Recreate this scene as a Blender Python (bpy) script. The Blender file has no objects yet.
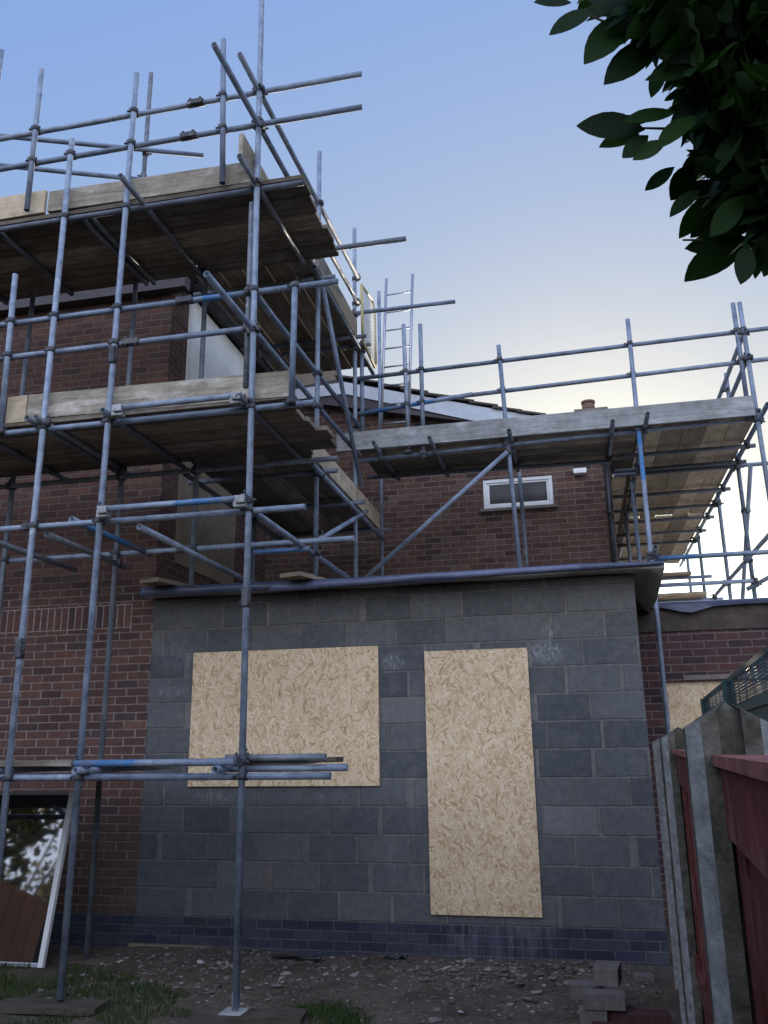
import bpy, bmesh, math, random
from mathutils import Vector, Matrix, Quaternion
random.seed(7)
S = bpy.context.scene
COL = S.collection
R = math.radians

# ------------------------------------------------------------------ node helper
class NT:
    def __init__(s, name):
        s.m = bpy.data.materials.new(name); s.m.use_nodes = True
        s.t = s.m.node_tree; s.t.nodes.clear()
        s.out = s.t.nodes.new('ShaderNodeOutputMaterial')
        s.p = s.t.nodes.new('ShaderNodeBsdfPrincipled')
        s.t.links.new(s.p.outputs[0], s.out.inputs[0])
    def put(s, sock, v):
        if isinstance(v, bpy.types.NodeSocket): s.t.links.new(v, sock)
        elif v is not None:
            if hasattr(sock, 'default_value'):
                if isinstance(v, (tuple, list)) and len(v) == 3 and sock.type == 'RGBA': v = (*v, 1)
                sock.default_value = v
    def node(s, typ, **kw):
        n = s.t.nodes.new(typ)
        for k, v in kw.items(): setattr(n, k, v)
        return n
    def m_(s, op, a, b=None, c=None, clamp=False):
        n = s.node('ShaderNodeMath', operation=op, use_clamp=clamp)
        for i, v in enumerate((a, b, c)):
            if v is not None: s.put(n.inputs[i], v)
        return n.outputs[0]
    def vm(s, op, a, b=None):
        n = s.node('ShaderNodeVectorMath', operation=op)
        s.put(n.inputs[0], a)
        if b is not None: s.put(n.inputs[1], b)
        return n.outputs[0]
    def sep(s, v):
        n = s.node('ShaderNodeSeparateXYZ'); s.put(n.inputs[0], v); return n.outputs
    def comb(s, x=0, y=0, z=0):
        n = s.node('ShaderNodeCombineXYZ')
        for i, v in enumerate((x, y, z)): s.put(n.inputs[i], v)
        return n.outputs[0]
    def noise(s, vec, scale, detail=4, rough=.55, dist=0):
        n = s.node('ShaderNodeTexNoise'); s.put(n.inputs['Vector'], vec)
        n.inputs['Scale'].default_value = scale; n.inputs['Detail'].default_value = detail
        n.inputs['Roughness'].default_value = rough; n.inputs['Distortion'].default_value = dist
        return n.outputs[0]
    def white(s, vec):
        n = s.node('ShaderNodeTexWhiteNoise', noise_dimensions='3D'); s.put(n.inputs['Vector'], vec); return n.outputs
    def ramp(s, f, stops, interp='LINEAR'):
        n = s.node('ShaderNodeValToRGB'); cr = n.color_ramp; cr.interpolation = interp
        while len(cr.elements) < len(stops): cr.elements.new(.5)
        for e, (p, c) in zip(cr.elements, stops):
            e.position = p; e.color = (*c, 1) if len(c) == 3 else c
        s.put(n.inputs[0], f); return n.outputs[0]
    def mix(s, f, a, b, mode='MIX'):
        n = s.node('ShaderNodeMix', data_type='RGBA', blend_type=mode)
        s.put(n.inputs[0], f); s.put(n.inputs[6], a); s.put(n.inputs[7], b); return n.outputs[2]
    def maprange(s, v, a, b, c=0, d=1, smooth=True):
        n = s.node('ShaderNodeMapRange', interpolation_type='SMOOTHSTEP' if smooth else 'LINEAR')
        for i, x in enumerate((v, a, b, c, d)): s.put(n.inputs[i], x)
        return n.outputs[0]
    def obj(s): return s.node('ShaderNodeTexCoord').outputs['Object']
    def rand(s): return s.node('ShaderNodeObjectInfo').outputs['Random']
    def bump(s, h, strength=.3, dist=.01):
        n = s.node('ShaderNodeBump'); n.inputs['Strength'].default_value = strength; n.inputs['Distance'].default_value = dist
        s.put(n.inputs['Height'], h); s.put(s.p.inputs['Normal'], n.outputs[0])
    def fin(s, col=None, rough=None, metal=None, spec=None):
        if col is not None: s.put(s.p.inputs['Base Color'], col)
        if rough is not None: s.put(s.p.inputs['Roughness'], rough)
        if metal is not None: s.put(s.p.inputs['Metallic'], metal)
        if spec is not None: s.put(s.p.inputs['Specular IOR Level'], spec)
        return s.m

def mat_masonry(name, bw, bh, mort, stops, mortcol, voff=0., uoff=0., rowjit=0., ragged=.004, smear=0., bump=.5, extra=None, stack=False):
    t = NT(name); pos = t.obj(); x, y, z = t.sep(pos)
    nrm = t.node('ShaderNodeNewGeometry').outputs['True Normal']
    nx, ny, nz = t.sep(nrm)
    side = t.m_('GREATER_THAN', t.m_('ABSOLUTE', nx), .6)
    u = t.m_('ADD', t.m_('MULTIPLY', x, t.m_('SUBTRACT', 1, side)), t.m_('MULTIPLY', y, side))
    w1 = t.m_('SUBTRACT', t.noise(pos, 9, 3), .5); w2 = t.m_('SUBTRACT', t.noise(t.vm('ADD', pos, (7, 3, 1)), 11, 3), .5)
    u = t.m_('ADD', t.m_('MULTIPLY_ADD', w1, ragged * 3, u), uoff); v = t.m_('ADD', t.m_('MULTIPLY_ADD', w2, ragged * 3, z), voff)
    rv = t.m_('DIVIDE', v, bh); row = t.m_('FLOOR', rv); fv = t.m_('SUBTRACT', rv, row)
    off = t.m_('MULTIPLY', t.m_('MODULO', t.m_('ADD', row, 1000), 2), 0 if stack else .5)
    if rowjit:
        rj = t.white(t.comb(row, 3.3, 1.7))[0]
        off = t.m_('ADD', off, t.m_('MULTIPLY', t.m_('SUBTRACT', rj, .5), rowjit))
    uu = t.m_('ADD', t.m_('DIVIDE', u, bw), off); col = t.m_('FLOOR', uu); fu = t.m_('SUBTRACT', uu, col)
    du = t.m_('MULTIPLY', t.m_('MINIMUM', fu, t.m_('SUBTRACT', 1, fu)), bw)
    dv = t.m_('MULTIPLY', t.m_('MINIMUM', fv, t.m_('SUBTRACT', 1, fv)), bh)
    # thicker, smeared perpends now and then
    rp = t.white(t.comb(t.m_('FLOOR', t.m_('ADD', uu, .5)), row, 9.1))[0]
    if smear:
        du = t.m_('SUBTRACT', du, t.m_('MULTIPLY', t.m_('POWER', rp, 3), smear))
    d = t.m_('MINIMUM', du, dv)
    edge = t.m_('MULTIPLY_ADD', t.m_('SUBTRACT', t.noise(pos, 60, 2), .5), mort * .9, mort * .5)
    face = t.maprange(d, t.m_('SUBTRACT', edge, .0015), t.m_('ADD', edge, .003))
    rnd = t.white(t.comb(col, row, 5.5)); c = t.ramp(rnd[0], stops)
    n1 = t.noise(pos, 18, 6, .7); n2 = t.noise(pos, 1.3, 5, .6); n3 = t.noise(pos, 140, 3, .7)
    c = t.mix(.75, c, t.ramp(n1, [(.25, (.62, .62, .62)), (.75, (1.3, 1.3, 1.3))]), 'MULTIPLY')
    c = t.mix(.5, c, t.ramp(n3, [(.3, (.6, .6, .6)), (.7, (1.35, 1.35, 1.35))]), 'MULTIPLY')
    mc = t.mix(.6, mortcol, t.ramp(t.noise(pos, 9, 5, .75), [(.3, (.5, .48, .47)), (.5, (.95, .93, .92)), (.7, (1.55, 1.52, 1.5))]), 'MULTIPLY')
    c = t.mix(face, mc, c)
    c = t.mix(.55, c, t.ramp(n2, [(.3, (.68, .67, .7)), (.7, (1.22, 1.2, 1.15))]), 'MULTIPLY')
    if extra: c = extra(t, c, pos, x, z, n1, face)
    h = t.m_('ADD', t.m_('MULTIPLY', face, 1), t.m_('ADD', t.m_('MULTIPLY', n3, .25), t.m_('MULTIPLY', n1, .35)))
    t.bump(h, bump, .012)
    return t.fin(c, .92, 0, .25)

def extra_brick(t, c, pos, x, z, n1, face):
    hi = t.m_('MULTIPLY', t.maprange(z, 3.0, 3.25), t.m_('SUBTRACT', 1, face))       # shade under the decks put into the pointing colour above the soldier course
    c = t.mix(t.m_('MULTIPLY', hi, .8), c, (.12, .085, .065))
    w = t.ramp(t.noise(t.comb(t.m_('MULTIPLY', x, 3), 4, t.m_('MULTIPLY', z, 1.3)), 1.2, 5, .7), [(.52, (0, 0, 0)), (.7, (1, 1, 1))])
    low = t.m_('MULTIPLY', t.m_('MULTIPLY', t.maprange(z, 1.25, .8), t.maprange(x, -.75, -.35)), .75)   # brown slurry wiped over the bricks beside the new blockwork
    c = t.mix(t.m_('MULTIPLY', low, t.maprange(n1, .25, .6)), c, (.085, .065, .05))
    return t.mix(t.m_('MULTIPLY', w, .3), c, (.07, .05, .045))
def extra_block(t, c, pos, x, z, n1, face):
    y_ = t.sep(pos)[1]
    spots = None
    for (sx, sz, rx, rz, k) in ((2.33, 2.33, .13, .1, .8), (3.66, 2.37, .22, .12, .9), (3.72, 2.57, .1, .08, .6), (.22, 2.13, .26, .06, .5), (.25, 2.45, .3, .16, .3),
                                (.7, 1.2, .25, .06, .4), (1.75, 1.2, .35, .05, .3), (2.48, 1.0, .03, .2, .25), (2.3, .72, .05, .3, .25)):
        dx = t.m_('DIVIDE', t.m_('SUBTRACT', x, sx), rx); dz = t.m_('DIVIDE', t.m_('SUBTRACT', z, sz), rz)
        dd = t.m_('ADD', t.m_('MULTIPLY', dx, dx), t.m_('MULTIPLY', dz, dz))
        s_ = t.m_('MULTIPLY', t.maprange(dd, 1.0, 0.0), k * .8)
        spots = s_ if spots is None else t.m_('MAXIMUM', spots, s_)
    mask = t.m_('MULTIPLY', spots, t.ramp(t.noise(t.comb(t.m_('MULTIPLY', x, 1.6), y_, t.m_('MULTIPLY', z, .8)), 22, 7, .8), [(.46, (0, 0, 0)), (.62, (1, 1, 1))]))
    halo = t.m_('MULTIPLY', t.ramp(t.noise(t.vm('ADD', pos, (3, 8, 1)), 7, 6, .75), [(.5, (0, 0, 0)), (.68, (1, 1, 1))]), .5)
    c = t.mix(halo, c, (.155, .142, .13))                                         # dragged mortar film
    pit = t.ramp(t.noise(pos, 70, 3, .8), [(.28, (1, 1, 1)), (.36, (0, 0, 0))])
    c = t.mix(t.m_('MULTIPLY', pit, .55), c, (.03, .033, .038))
    c = t.mix(t.m_('MULTIPLY', t.maprange(z, 2.45, 2.7), .45), c, t.mix(1, c, (1.1, .96, .78), 'MULTIPLY'))    # browner tint in the top courses
    return t.mix(mask, c, (.36, .365, .375))

def extra_blue(t, c, pos, x, z, n1, face):
    dx = t.m_('DIVIDE', t.m_('SUBTRACT', x, 3.15), .5)
    mk = t.m_('MULTIPLY', t.maprange(t.m_('MULTIPLY', dx, dx), 1.3, .2), .35)
    st = t.ramp(t.noise(t.comb(t.m_('MULTIPLY', x, 5), 0, t.m_('MULTIPLY', z, .7)), 2.2, 5, .8), [(.45, (0, 0, 0)), (.7, (1, 1, 1))])
    return t.mix(t.m_('MULTIPLY', mk, st), c, (.3, .3, .32))

RED = [(0, (.062, .04, .037)), (.12, (.085, .046, .038)), (.4, (.108, .057, .044)), (.7, (.122, .062, .047)), (.82, (.1, .055, .046)), (.9, (.07, .046, .047)), (.975, (.15, .078, .053)), (1, (.058, .042, .045))]
M = {}
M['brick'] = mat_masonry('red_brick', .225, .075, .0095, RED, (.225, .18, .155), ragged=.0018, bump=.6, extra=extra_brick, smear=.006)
M['soldier'] = mat_masonry('soldier_brick', .075, .225, .0095, RED, (.3, .24, .215), voff=-.045, ragged=.0016, bump=.45, stack=True)
M['brick_brown'] = mat_masonry('brown_red_brick', .225, .075, .0095,
    [(0, (.06, .038, .035)), (.2, (.1, .054, .043)), (.5, (.125, .07, .053)), (.75, (.112, .068, .053)), (.9, (.15, .1, .078)), (1, (.07, .042, .042))], (.19, .15, .125), voff=.02, ragged=.002, bump=.4)
M['brick_dark'] = mat_masonry('purple_red_brick', .225, .075, .0095,
    [(0, (.04, .027, .032)), (.3, (.07, .036, .037)), (.7, (.093, .046, .043)), (.9, (.06, .036, .041)), (1, (.12, .058, .048))], (.15, .12, .105), voff=.03, ragged=.0016, bump=.4)
M['block'] = mat_masonry('concrete_block', .45, .225, .013,
    [(0, (.07, .077, .084)), (.3, (.098, .104, .11)), (.6, (.122, .127, .13)), (.85, (.087, .094, .102)), (.95, (.155, .157, .157)), (1, (.062, .069, .076))], (.15, .142, .135),
    voff=0, uoff=.11, rowjit=.5, ragged=.004, smear=.03, bump=.9, extra=extra_block)
M['blue_brick'] = mat_masonry('blue_engineering_brick', .225, .075, .009,
    [(0, (.026, .03, .048)), (.5, (.04, .046, .07)), (.8, (.055, .058, .08)), (1, (.032, .033, .045))], (.085, .083, .085), ragged=.0016, bump=.4, extra=extra_blue)

def mat_osb():
    t = NT('strand_board'); pos = t.obj(); x, y, z = t.sep(pos)
    side = t.m_('GREATER_THAN', t.m_('ABSOLUTE', t.sep(t.node('ShaderNodeNewGeometry').outputs['True Normal'])[0]), .6)
    u = t.m_('ADD', t.m_('MULTIPLY', x, t.m_('SUBTRACT', 1, side)), t.m_('MULTIPLY', y, side))
    best = None; col = None
    for i, (ang, sx, sz) in enumerate(((62, 14, 58), (84, 13, 64), (44, 15, 68), (-52, 16, 60), (-72, 14, 70), (12, 18, 74), (104, 13, 60), (-22, 18, 70))):
        ca, sa = math.cos(R(ang)), math.sin(R(ang))
        a = t.m_('ADD', t.m_('MULTIPLY', u, ca), t.m_('MULTIPLY', z, sa)); b = t.m_('SUBTRACT', t.m_('MULTIPLY', z, ca), t.m_('MULTIPLY', u, sa))
        wob = t.m_('MULTIPLY', t.noise(pos, 14, 2), .012)
        v = t.comb(t.m_('MULTIPLY_ADD', a, sx, i * 7.3), t.m_('MULTIPLY', t.m_('ADD', b, wob), sz), i * 3.1)
        vo = t.node('ShaderNodeTexVoronoi', voronoi_dimensions='2D', feature='F1'); t.put(vo.inputs['Vector'], v); vo.inputs['Scale'].default_value = 1
        r1, r2, r3 = t.sep(vo.outputs['Color'])
        grain = t.noise(t.comb(t.m_('MULTIPLY', a, 6), t.m_('MULTIPLY', b, 150), i), 1, 3, .7)
        val = t.m_('MULTIPLY_ADD', t.m_('SUBTRACT', grain, .5), .5, t.m_('MULTIPLY_ADD', t.m_('SUBTRACT', r2, .5), .85, .5))
        if best is None: best, col = r1, val
        else:
            gt = t.m_('GREATER_THAN', r1, best)
            n = t.node('ShaderNodeMix', data_type='FLOAT'); t.put(n.inputs[0], gt); t.put(n.inputs[2], col); t.put(n.inputs[3], val); col = n.outputs[0]
            best = t.m_('MAXIMUM', best, r1)
    c = t.ramp(col, [(0, (.3, .185, .085)), (.14, (.465, .32, .175)), (.38, (.575, .43, .26)), (.66, (.635, .49, .31)), (.88, (.7, .56, .38)), (1, (.78, .66, .49))])
    c = t.mix(.5, c, t.ramp(t.noise(pos, 2.2, 4, .6), [(.3, (.86, .84, .82)), (.7, (1.1, 1.09, 1.08))]), 'MULTIPLY')
    t.bump(col, .35, .004)
    return t.fin(c, .7, 0, .3)
M['osb'] = mat_osb()

def mat_wood(name, stops, wear=(.4, .38, .34), wk=.5):
    t = NT(name); pos = t.obj(); rnd = t.rand()
    sh = t.comb(t.m_('MULTIPLY', rnd, 17), t.m_('MULTIPLY', rnd, 31), t.m_('MULTIPLY', rnd, 7))
    p2 = t.vm('ADD', pos, sh); x, y, z = t.sep(p2)
    g = t.noise(t.comb(t.m_('MULTIPLY', x, 1.4), t.m_('MULTIPLY', y, 38), t.m_('MULTIPLY', z, 38)), 1, 6, .7, .6)
    c = t.ramp(g, stops)
    big = t.noise(t.comb(t.m_('MULTIPLY', x, 2.2), t.m_('MULTIPLY', y, 7), t.m_('MULTIPLY', z, 7)), 1, 5, .7)
    c = t.mix(t.m_('MULTIPLY', t.ramp(big, [(.5, (0, 0, 0)), (.66, (1, 1, 1))]), wk), c, wear)
    c = t.mix(.8, c, t.ramp(t.noise(p2, 5, 5, .7), [(.3, (.55, .53, .5)), (.7, (1.25, 1.25, 1.25))]), 'MULTIPLY')
    c = t.mix(1, c, t.ramp(rnd, [(0, (.5, .49, .47)), (.5, (.95, .93, .9)), (1, (1.45, 1.4, 1.28))]), 'MULTIPLY')
    t.bump(g, .3, .004)
    return t.fin(c, .85, 0, .2)
M['board'] = mat_wood('weathered_board', [(.2, (.085, .068, .053)), (.5, (.2, .165, .13)), (.8, (.36, .31, .245))])
M['toe'] = mat_wood('toe_board_wood', [(.2, (.1, .088, .07)), (.5, (.23, .208, .17)), (.8, (.35, .325, .28))], (.47, .455, .43), .7)
M['grey_toe'] = mat_wood('grey_toe_board_wood', [(.2, (.12, .125, .13)), (.5, (.22, .23, .245)), (.8, (.32, .335, .35))], (.4, .42, .44), .6)
M['fresh'] = mat_wood('pale_board', [(.2, (.3, .24, .17)), (.5, (.42, .35, .26)), (.8, (.5, .43, .33))], (.5, .46, .4), .3)  # pale wood; on the right hand decks bounced light is put into the colour
M['dirty_wood'] = mat_wood('dirty_board', [(.2, (.055, .045, .036)), (.5, (.105, .088, .07)), (.8, (.17, .145, .118))], (.17, .155, .14), .5)
M['red_wood'] = mat_wood('red_stained_wood', [(.2, (.05, .013, .011)), (.5, (.125, .03, .025)), (.8, (.2, .055, .045))], (.22, .115, .095), .7)

def mat_steel(name, paint=None, span=None, base=((.115, .14, .18), (.235, .28, .35), (.38, .435, .505))):
    t = NT(name); pos = t.obj(); rnd = t.rand()
    p2 = t.vm('ADD', pos, t.comb(t.m_('MULTIPLY', rnd, 13), t.m_('MULTIPLY', rnd, 29), t.m_('MULTIPLY', rnd, 41)))
    x, y, z = t.sep(p2)
    n = t.noise(p2, 9, 6, .7); n2 = t.noise(t.comb(t.m_('MULTIPLY', x, 30), t.m_('MULTIPLY', y, 30), t.m_('MULTIPLY', z, 5)), 1, 5, .75)
    c = t.ramp(n, [(.25, base[0]), (.5, base[1]), (.75, base[2])])
    c = t.mix(.7, c, t.ramp(n2, [(.3, (.55, .55, .55)), (.7, (1.3, 1.3, 1.3))]), 'MULTIPLY')
    rust = t.ramp(t.noise(p2, 4.5, 6, .8), [(.58, (0, 0, 0)), (.68, (1, 1, 1))])
    c = t.mix(t.m_('MULTIPLY', rust, .55), c, (.13, .085, .06))
    spl = t.ramp(t.noise(t.vm('ADD', p2, (9, 4, 2)), 13, 4, .7), [(.64, (0, 0, 0)), (.69, (1, 1, 1))])
    c = t.mix(t.m_('MULTIPLY', spl, .6), c, (.5, .5, .48))
    c = t.mix(1, c, t.ramp(rnd, [(0, (.7, .72, .76)), (1, (1.2, 1.18, 1.15))]), 'MULTIPLY')
    if paint:
        zz = t.sep(pos)[2]; wob = t.m_('MULTIPLY', t.m_('SUBTRACT', n2, .5), .1)
        pm = t.m_('MULTIPLY', t.maprange(t.m_('ADD', zz, wob), span[0], span[0] + .02), t.maprange(t.m_('ADD', zz, wob), span[1] + .02, span[1]))
        pm = t.m_('MULTIPLY', pm, t.ramp(n, [(.38, (.15, .15, .15)), (.56, (.95, .95, .95))]))
        c = t.mix(pm, c, paint)
    t.bump(n2, .15, .002)
    return t.fin(c, t.maprange(n, .3, .7, .55, .78), .3, .3)
M['steel'] = mat_steel('galvanised_tube')
for k_, sp_ in (('a', (-.1, .46)), ('b', (.62, .98)), ('c', (4.2, 5.0)), ('d', (.1, .9)), ('e', (4.2, 4.45))):
    M['blue_' + k_] = mat_steel('blue_painted_tube', (.05, .17, .36), sp_)
M['steel_dark'] = mat_steel('dark_weathered_tube', None, None, ((.08, .09, .1), (.16, .18, .205), (.27, .29, .32)))
M['fitting'] = mat_steel('forged_fitting', None, None, ((.04, .04, .042), (.085, .088, .095), (.17, .175, .185)))
M['clamp'] = mat_steel('zinc_clamp', None, None, ((.2, .2, .2), (.33, .34, .34), (.46, .47, .47)))

def simple(name, c, rough=.6, metal=0, nz=.35, sc=8, spec=.4, bump=.1):
    t = NT(name); p = t.obj(); n = t.noise(p, sc, 6, .7)
    col = t.mix(1, c, t.ramp(n, [(.25, (1 - nz,) * 3), (.75, (1 + nz,) * 3)]), 'MULTIPLY')
    n2 = t.noise(p, 1.5, 4, .6)
    col = t.mix(.6, col, t.ramp(n2, [(.3, (1 - nz,) * 3), (.7, (1 + nz * .6,) * 3)]), 'MULTIPLY')
    if bump: t.bump(n, bump, .005)
    return t.fin(col, rough, metal, spec)
M['white'] = simple('white_plastic', (.72, .72, .7), .45, 0, .1, 6)
M['cream'] = simple('cream_sheet', (.84, .83, .76), .6, 0, .07, 3, .3)
M['plybrown'] = simple('brown_ply', (.22, .17, .12), .8, 0, .25, 5, .2)
M['barge'] = simple('white_gloss_barge', (.46, .49, .53), .4, 0, .15, 5)
M['membrane'] = simple('roof_membrane', (.055, .065, .105), .38, 0, .3, 6, .5, .2)
M['membrane_lt'] = simple('roof_membrane_lap', (.1, .115, .19), .35, 0, .25, 7, .5, .2)
M['soffit'] = simple('grey_underside', (.33, .32, .3), .7, 0, .25, 4)
M['dark'] = simple('black_plastic', (.02, .02, .022), .4, 0, .3, 9)
M['fascia'] = simple('dark_fascia', (.05, .04, .045), .6, 0, .3, 6)
M['void'] = simple('dark_recess', (.012, .012, .014), .8, 0, .2, 5)
M['cladding'] = simple('weathered_render', (.07, .055, .046), .9, 0, .4, 7, .2, .4)
M['concrete'] = simple('post_concrete', (.085, .08, .064), .95, 0, .75, 28, .2, 1.0)
M['worn'] = simple('worn_concrete', (.19, .195, .185), .95, 0, .6, 34, .2, 1.0)  # lighter than the post faces: light caught by the chamfers put into the colour
M['red_worn'] = simple('sun_bleached_red_wood', (.2, .078, .066), .85, 0, .6, 18, .2, .4)  # paler than the panels: sky light on the capping put into its colour
M['lintel'] = simple('lintel_concrete', (.16, .14, .12), .9, 0, .3, 20)
M['tile'] = simple('roof_tile', (.075, .06, .05), .85, 0, .45, 12, .3, .4)
M['clay'] = simple('clay_pot', (.15, .085, .06), .8, 0, .25, 14)
M['green'] = simple('green_painted_steel', (.012, .05, .05), .4, 0, .25, 10)
M['green_lt'] = simple('green_mesh_wire', (.05, .1, .12), .4, 0, .2, 10)
M['alu'] = simple('aluminium', (.42, .44, .48), .4, .7, .15, 14)
M['yellow'] = simple('yellow_paint', (.5, .41, .17), .6, 0, .25, 9)
M['mesh_white'] = simple('pale_mesh', (.6, .62, .62), .6, 0, .1, 9)
M['bark'] = simple('bark', (.07, .055, .04), .9, 0, .5, 20, .2, .6)
M['greyblock'] = simple('grey_brick', (.14, .125, .115), .95, 0, .3, 25, .2, .4)
M['purplebrick'] = simple('loose_red_brick', (.07, .032, .032), .9, 0, .4, 22, .2, .4)
M['stone'] = None

def mat_glass():
    t = NT('window_glass'); t.fin((.012, .014, .016), .03, 0, .5); t.p.inputs['IOR'].default_value = 2.5; return t.m
M['glass'] = mat_glass()
M['glass'].node_tree.nodes['Principled BSDF'].inputs['IOR'].default_value = 3.2
M['pane_dull'] = simple('grimy_glass', (.035, .032, .03), .25, 0, .3, 5, .35, 0)
def mat_ground():
    t = NT('soil'); p = t.obj()
    n = t.noise(p, 2.2, 8, .7); n2 = t.noise(p, 24, 6, .75); n3 = t.noise(p, 90, 4, .7)
    c = t.ramp(n, [(.3, (.062, .047, .036)), (.5, (.108, .084, .065)), (.7, (.16, .13, .103))])
    c = t.mix(.8, c, t.ramp(n2, [(.3, (.5, .5, .5)), (.7, (1.5, 1.45, 1.4))]), 'MULTIPLY')
    sp = t.ramp(t.noise(p, 55, 3, .6), [(.66, (0, 0, 0)), (.7, (1, 1, 1))])
    c = t.mix(t.m_('MULTIPLY', sp, .5), c, (.2, .19, .175))
    x, y, z = t.sep(p)
    gm = t.m_('MULTIPLY', t.maprange(t.m_('ADD', x, t.m_('MULTIPLY', n, 2)), 1.9, .9), t.maprange(t.m_('ADD', y, t.m_('MULTIPLY', n2, .5)), -.6, -1.0))
    far = t.maprange(t.m_('ADD', y, t.m_('MULTIPLY', n, 1.5)), -2.4, -3.6)
    gm = t.m_('MULTIPLY', t.m_('MAXIMUM', gm, far), t.ramp(t.noise(p, 5, 4, .7), [(.35, (.2, .2, .2)), (.6, (1, 1, 1))]))
    c = t.mix(t.m_('MULTIPLY', gm, .85), c, t.ramp(n3, [(.3, (.016, .03, .009)), (.7, (.04, .07, .02))]))
    t.bump(t.m_('ADD', n2, t.m_('MULTIPLY', n3, .6)), .8, .03)
    return t.fin(c, .95, 0, .2)
M['ground'] = mat_ground()
def mat_rand(name, stops, rough, trans=0., spec=.3, scale=1.):
    t = NT(name)
    geo = t.node('ShaderNodeNewGeometry').outputs['Random Per Island']
    c = t.ramp(geo, stops); t.fin(c, rough, 0, spec)
    if trans:
        tr = t.node('ShaderNodeBsdfTranslucent'); mx = t.node('ShaderNodeMixShader'); mx.inputs[0].default_value = trans
        t.put(tr.inputs[0], t.mix(1, c, (1.6, 2.0, .7), 'MULTIPLY'))
        t.t.links.new(t.p.outputs[0], mx.inputs[1]); t.t.links.new(tr.outputs[0], mx.inputs[2]); t.t.links.new(mx.outputs[0], t.out.inputs[0])
    return t.m
M['stone'] = mat_rand('rubble', [(0, (.05, .042, .036)), (.35, (.1, .088, .078)), (.7, (.155, .138, .12)), (.94, (.22, .205, .19)), (1, (.36, .355, .34))], .95)
M['grass'] = mat_rand('grass_blade', [(0, (.02, .038, .01)), (.5, (.035, .065, .018)), (.85, (.06, .085, .025)), (1, (.1, .095, .045))], .6, .25)
M['leaf'] = mat_rand('glossy_leaf', [(0, (.005, .012, .004)), (.5, (.009, .024, .006)), (1, (.018, .042, .010))], .5, .2, .08)
M['leaf_far'] = mat_rand('garden_leaf', [(0, (.11, .095, .04)), (.5, (.18, .145, .06)), (1, (.26, .195, .085))], .6, .2)

# ------------------------------------------------------------------ mesh helper
class MB:
    def __init__(s): s.b = bmesh.new()
    def face(s, pts):
        return s.b.faces.new([s.b.verts.new(p) for p in pts])
    def box(s, a, b, bev=0., rot=None, org=None):
        x0, y0, z0 = a; x1, y1, z1 = b
        vs = [Vector(p) for p in ((x0, y0, z0), (x1, y0, z0), (x1, y1, z0), (x0, y1, z0), (x0, y0, z1), (x1, y0, z1), (x1, y1, z1), (x0, y1, z1))]
        if rot is not None:
            o = Vector(org) if org is not None else sum(vs, Vector()) / 8
            vs = [o + rot @ (v - o) for v in vs]
        v = [s.b.verts.new(p) for p in vs]
        fs = [s.b.faces.new([v[i] for i in q]) for q in ((0, 3, 2, 1), (4, 5, 6, 7), (0, 1, 5, 4), (1, 2, 6, 5), (2, 3, 7, 6), (3, 0, 4, 7))]
        if bev:
            es = list({e for f in fs for e in f.edges})
            bmesh.ops.bevel(s.b, geom=es, offset=bev, segments=2, affect='EDGES', profile=.6)
        return s
    def prism(s, poly, d):
        """closed solid from a planar polygon extruded by vector d"""
        d = Vector(d); a = [s.b.verts.new(Vector(p)) for p in poly]; b = [s.b.verts.new(Vector(p) + d) for p in poly]
        n = len(a); s.b.faces.new(a[::-1]); s.b.faces.new(b)
        for i in range(n): s.b.faces.new((a[i], a[(i + 1) % n], b[(i + 1) % n], b[i]))
        return s
    def cyl(s, p, q, r0, r1=None, n=10, cap=True):
        p, q = Vector(p), Vector(q); r1 = r0 if r1 is None else r1
        d = (q - p).normalized(); a = d.orthogonal().normalized(); b = d.cross(a)
        A = [s.b.verts.new(p + r0 * (a * math.cos(i * 2 * math.pi / n) + b * math.sin(i * 2 * math.pi / n))) for i in range(n)]
        B = [s.b.verts.new(q + r1 * (a * math.cos(i * 2 * math.pi / n) + b * math.sin(i * 2 * math.pi / n))) for i in range(n)]
        for i in range(n):
            f = s.b.faces.new((A[i], A[(i + 1) % n], B[(i + 1) % n], B[i])); f.smooth = True
        if cap: s.b.faces.new(A[::-1]); s.b.faces.new(B)
        return s
    def pipe(s, L, r=.0242, ri=.0205, n=12):
        """hollow tube along +Z"""
        def ring(z, rr): return [s.b.verts.new((rr * math.cos(i * 2 * math.pi / n), rr * math.sin(i * 2 * math.pi / n), z)) for i in range(n)]
        a, b, c, d = ring(0, r), ring(L, r), ring(L, ri), ring(0, ri)
        for A, B, sm in ((a, b, True), (b, c, False), (c, d, True), (d, a, False)):
            for i in range(n):
                f = s.b.faces.new((A[i], A[(i + 1) % n], B[(i + 1) % n], B[i])); f.smooth = sm
        return s
    def mesh(s, name, mat):
        bmesh.ops.recalc_face_normals(s.b, faces=s.b.faces[:])
        me = bpy.data.meshes.new(name); s.b.to_mesh(me); s.b.free()
        me.materials.append(M[mat] if isinstance(mat, str) else mat); return me
    def build(s, name, mat, parent=None, label=None):
        o = bpy.data.objects.new(name, s.mesh(name, mat)); COL.objects.link(o)
        if parent is not None:
            o.parent = parent
            off = world_loc(parent)
            for v in o.data.vertices: pass
            o.location = -off
        if label: o['label'] = label
        return o

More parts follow.
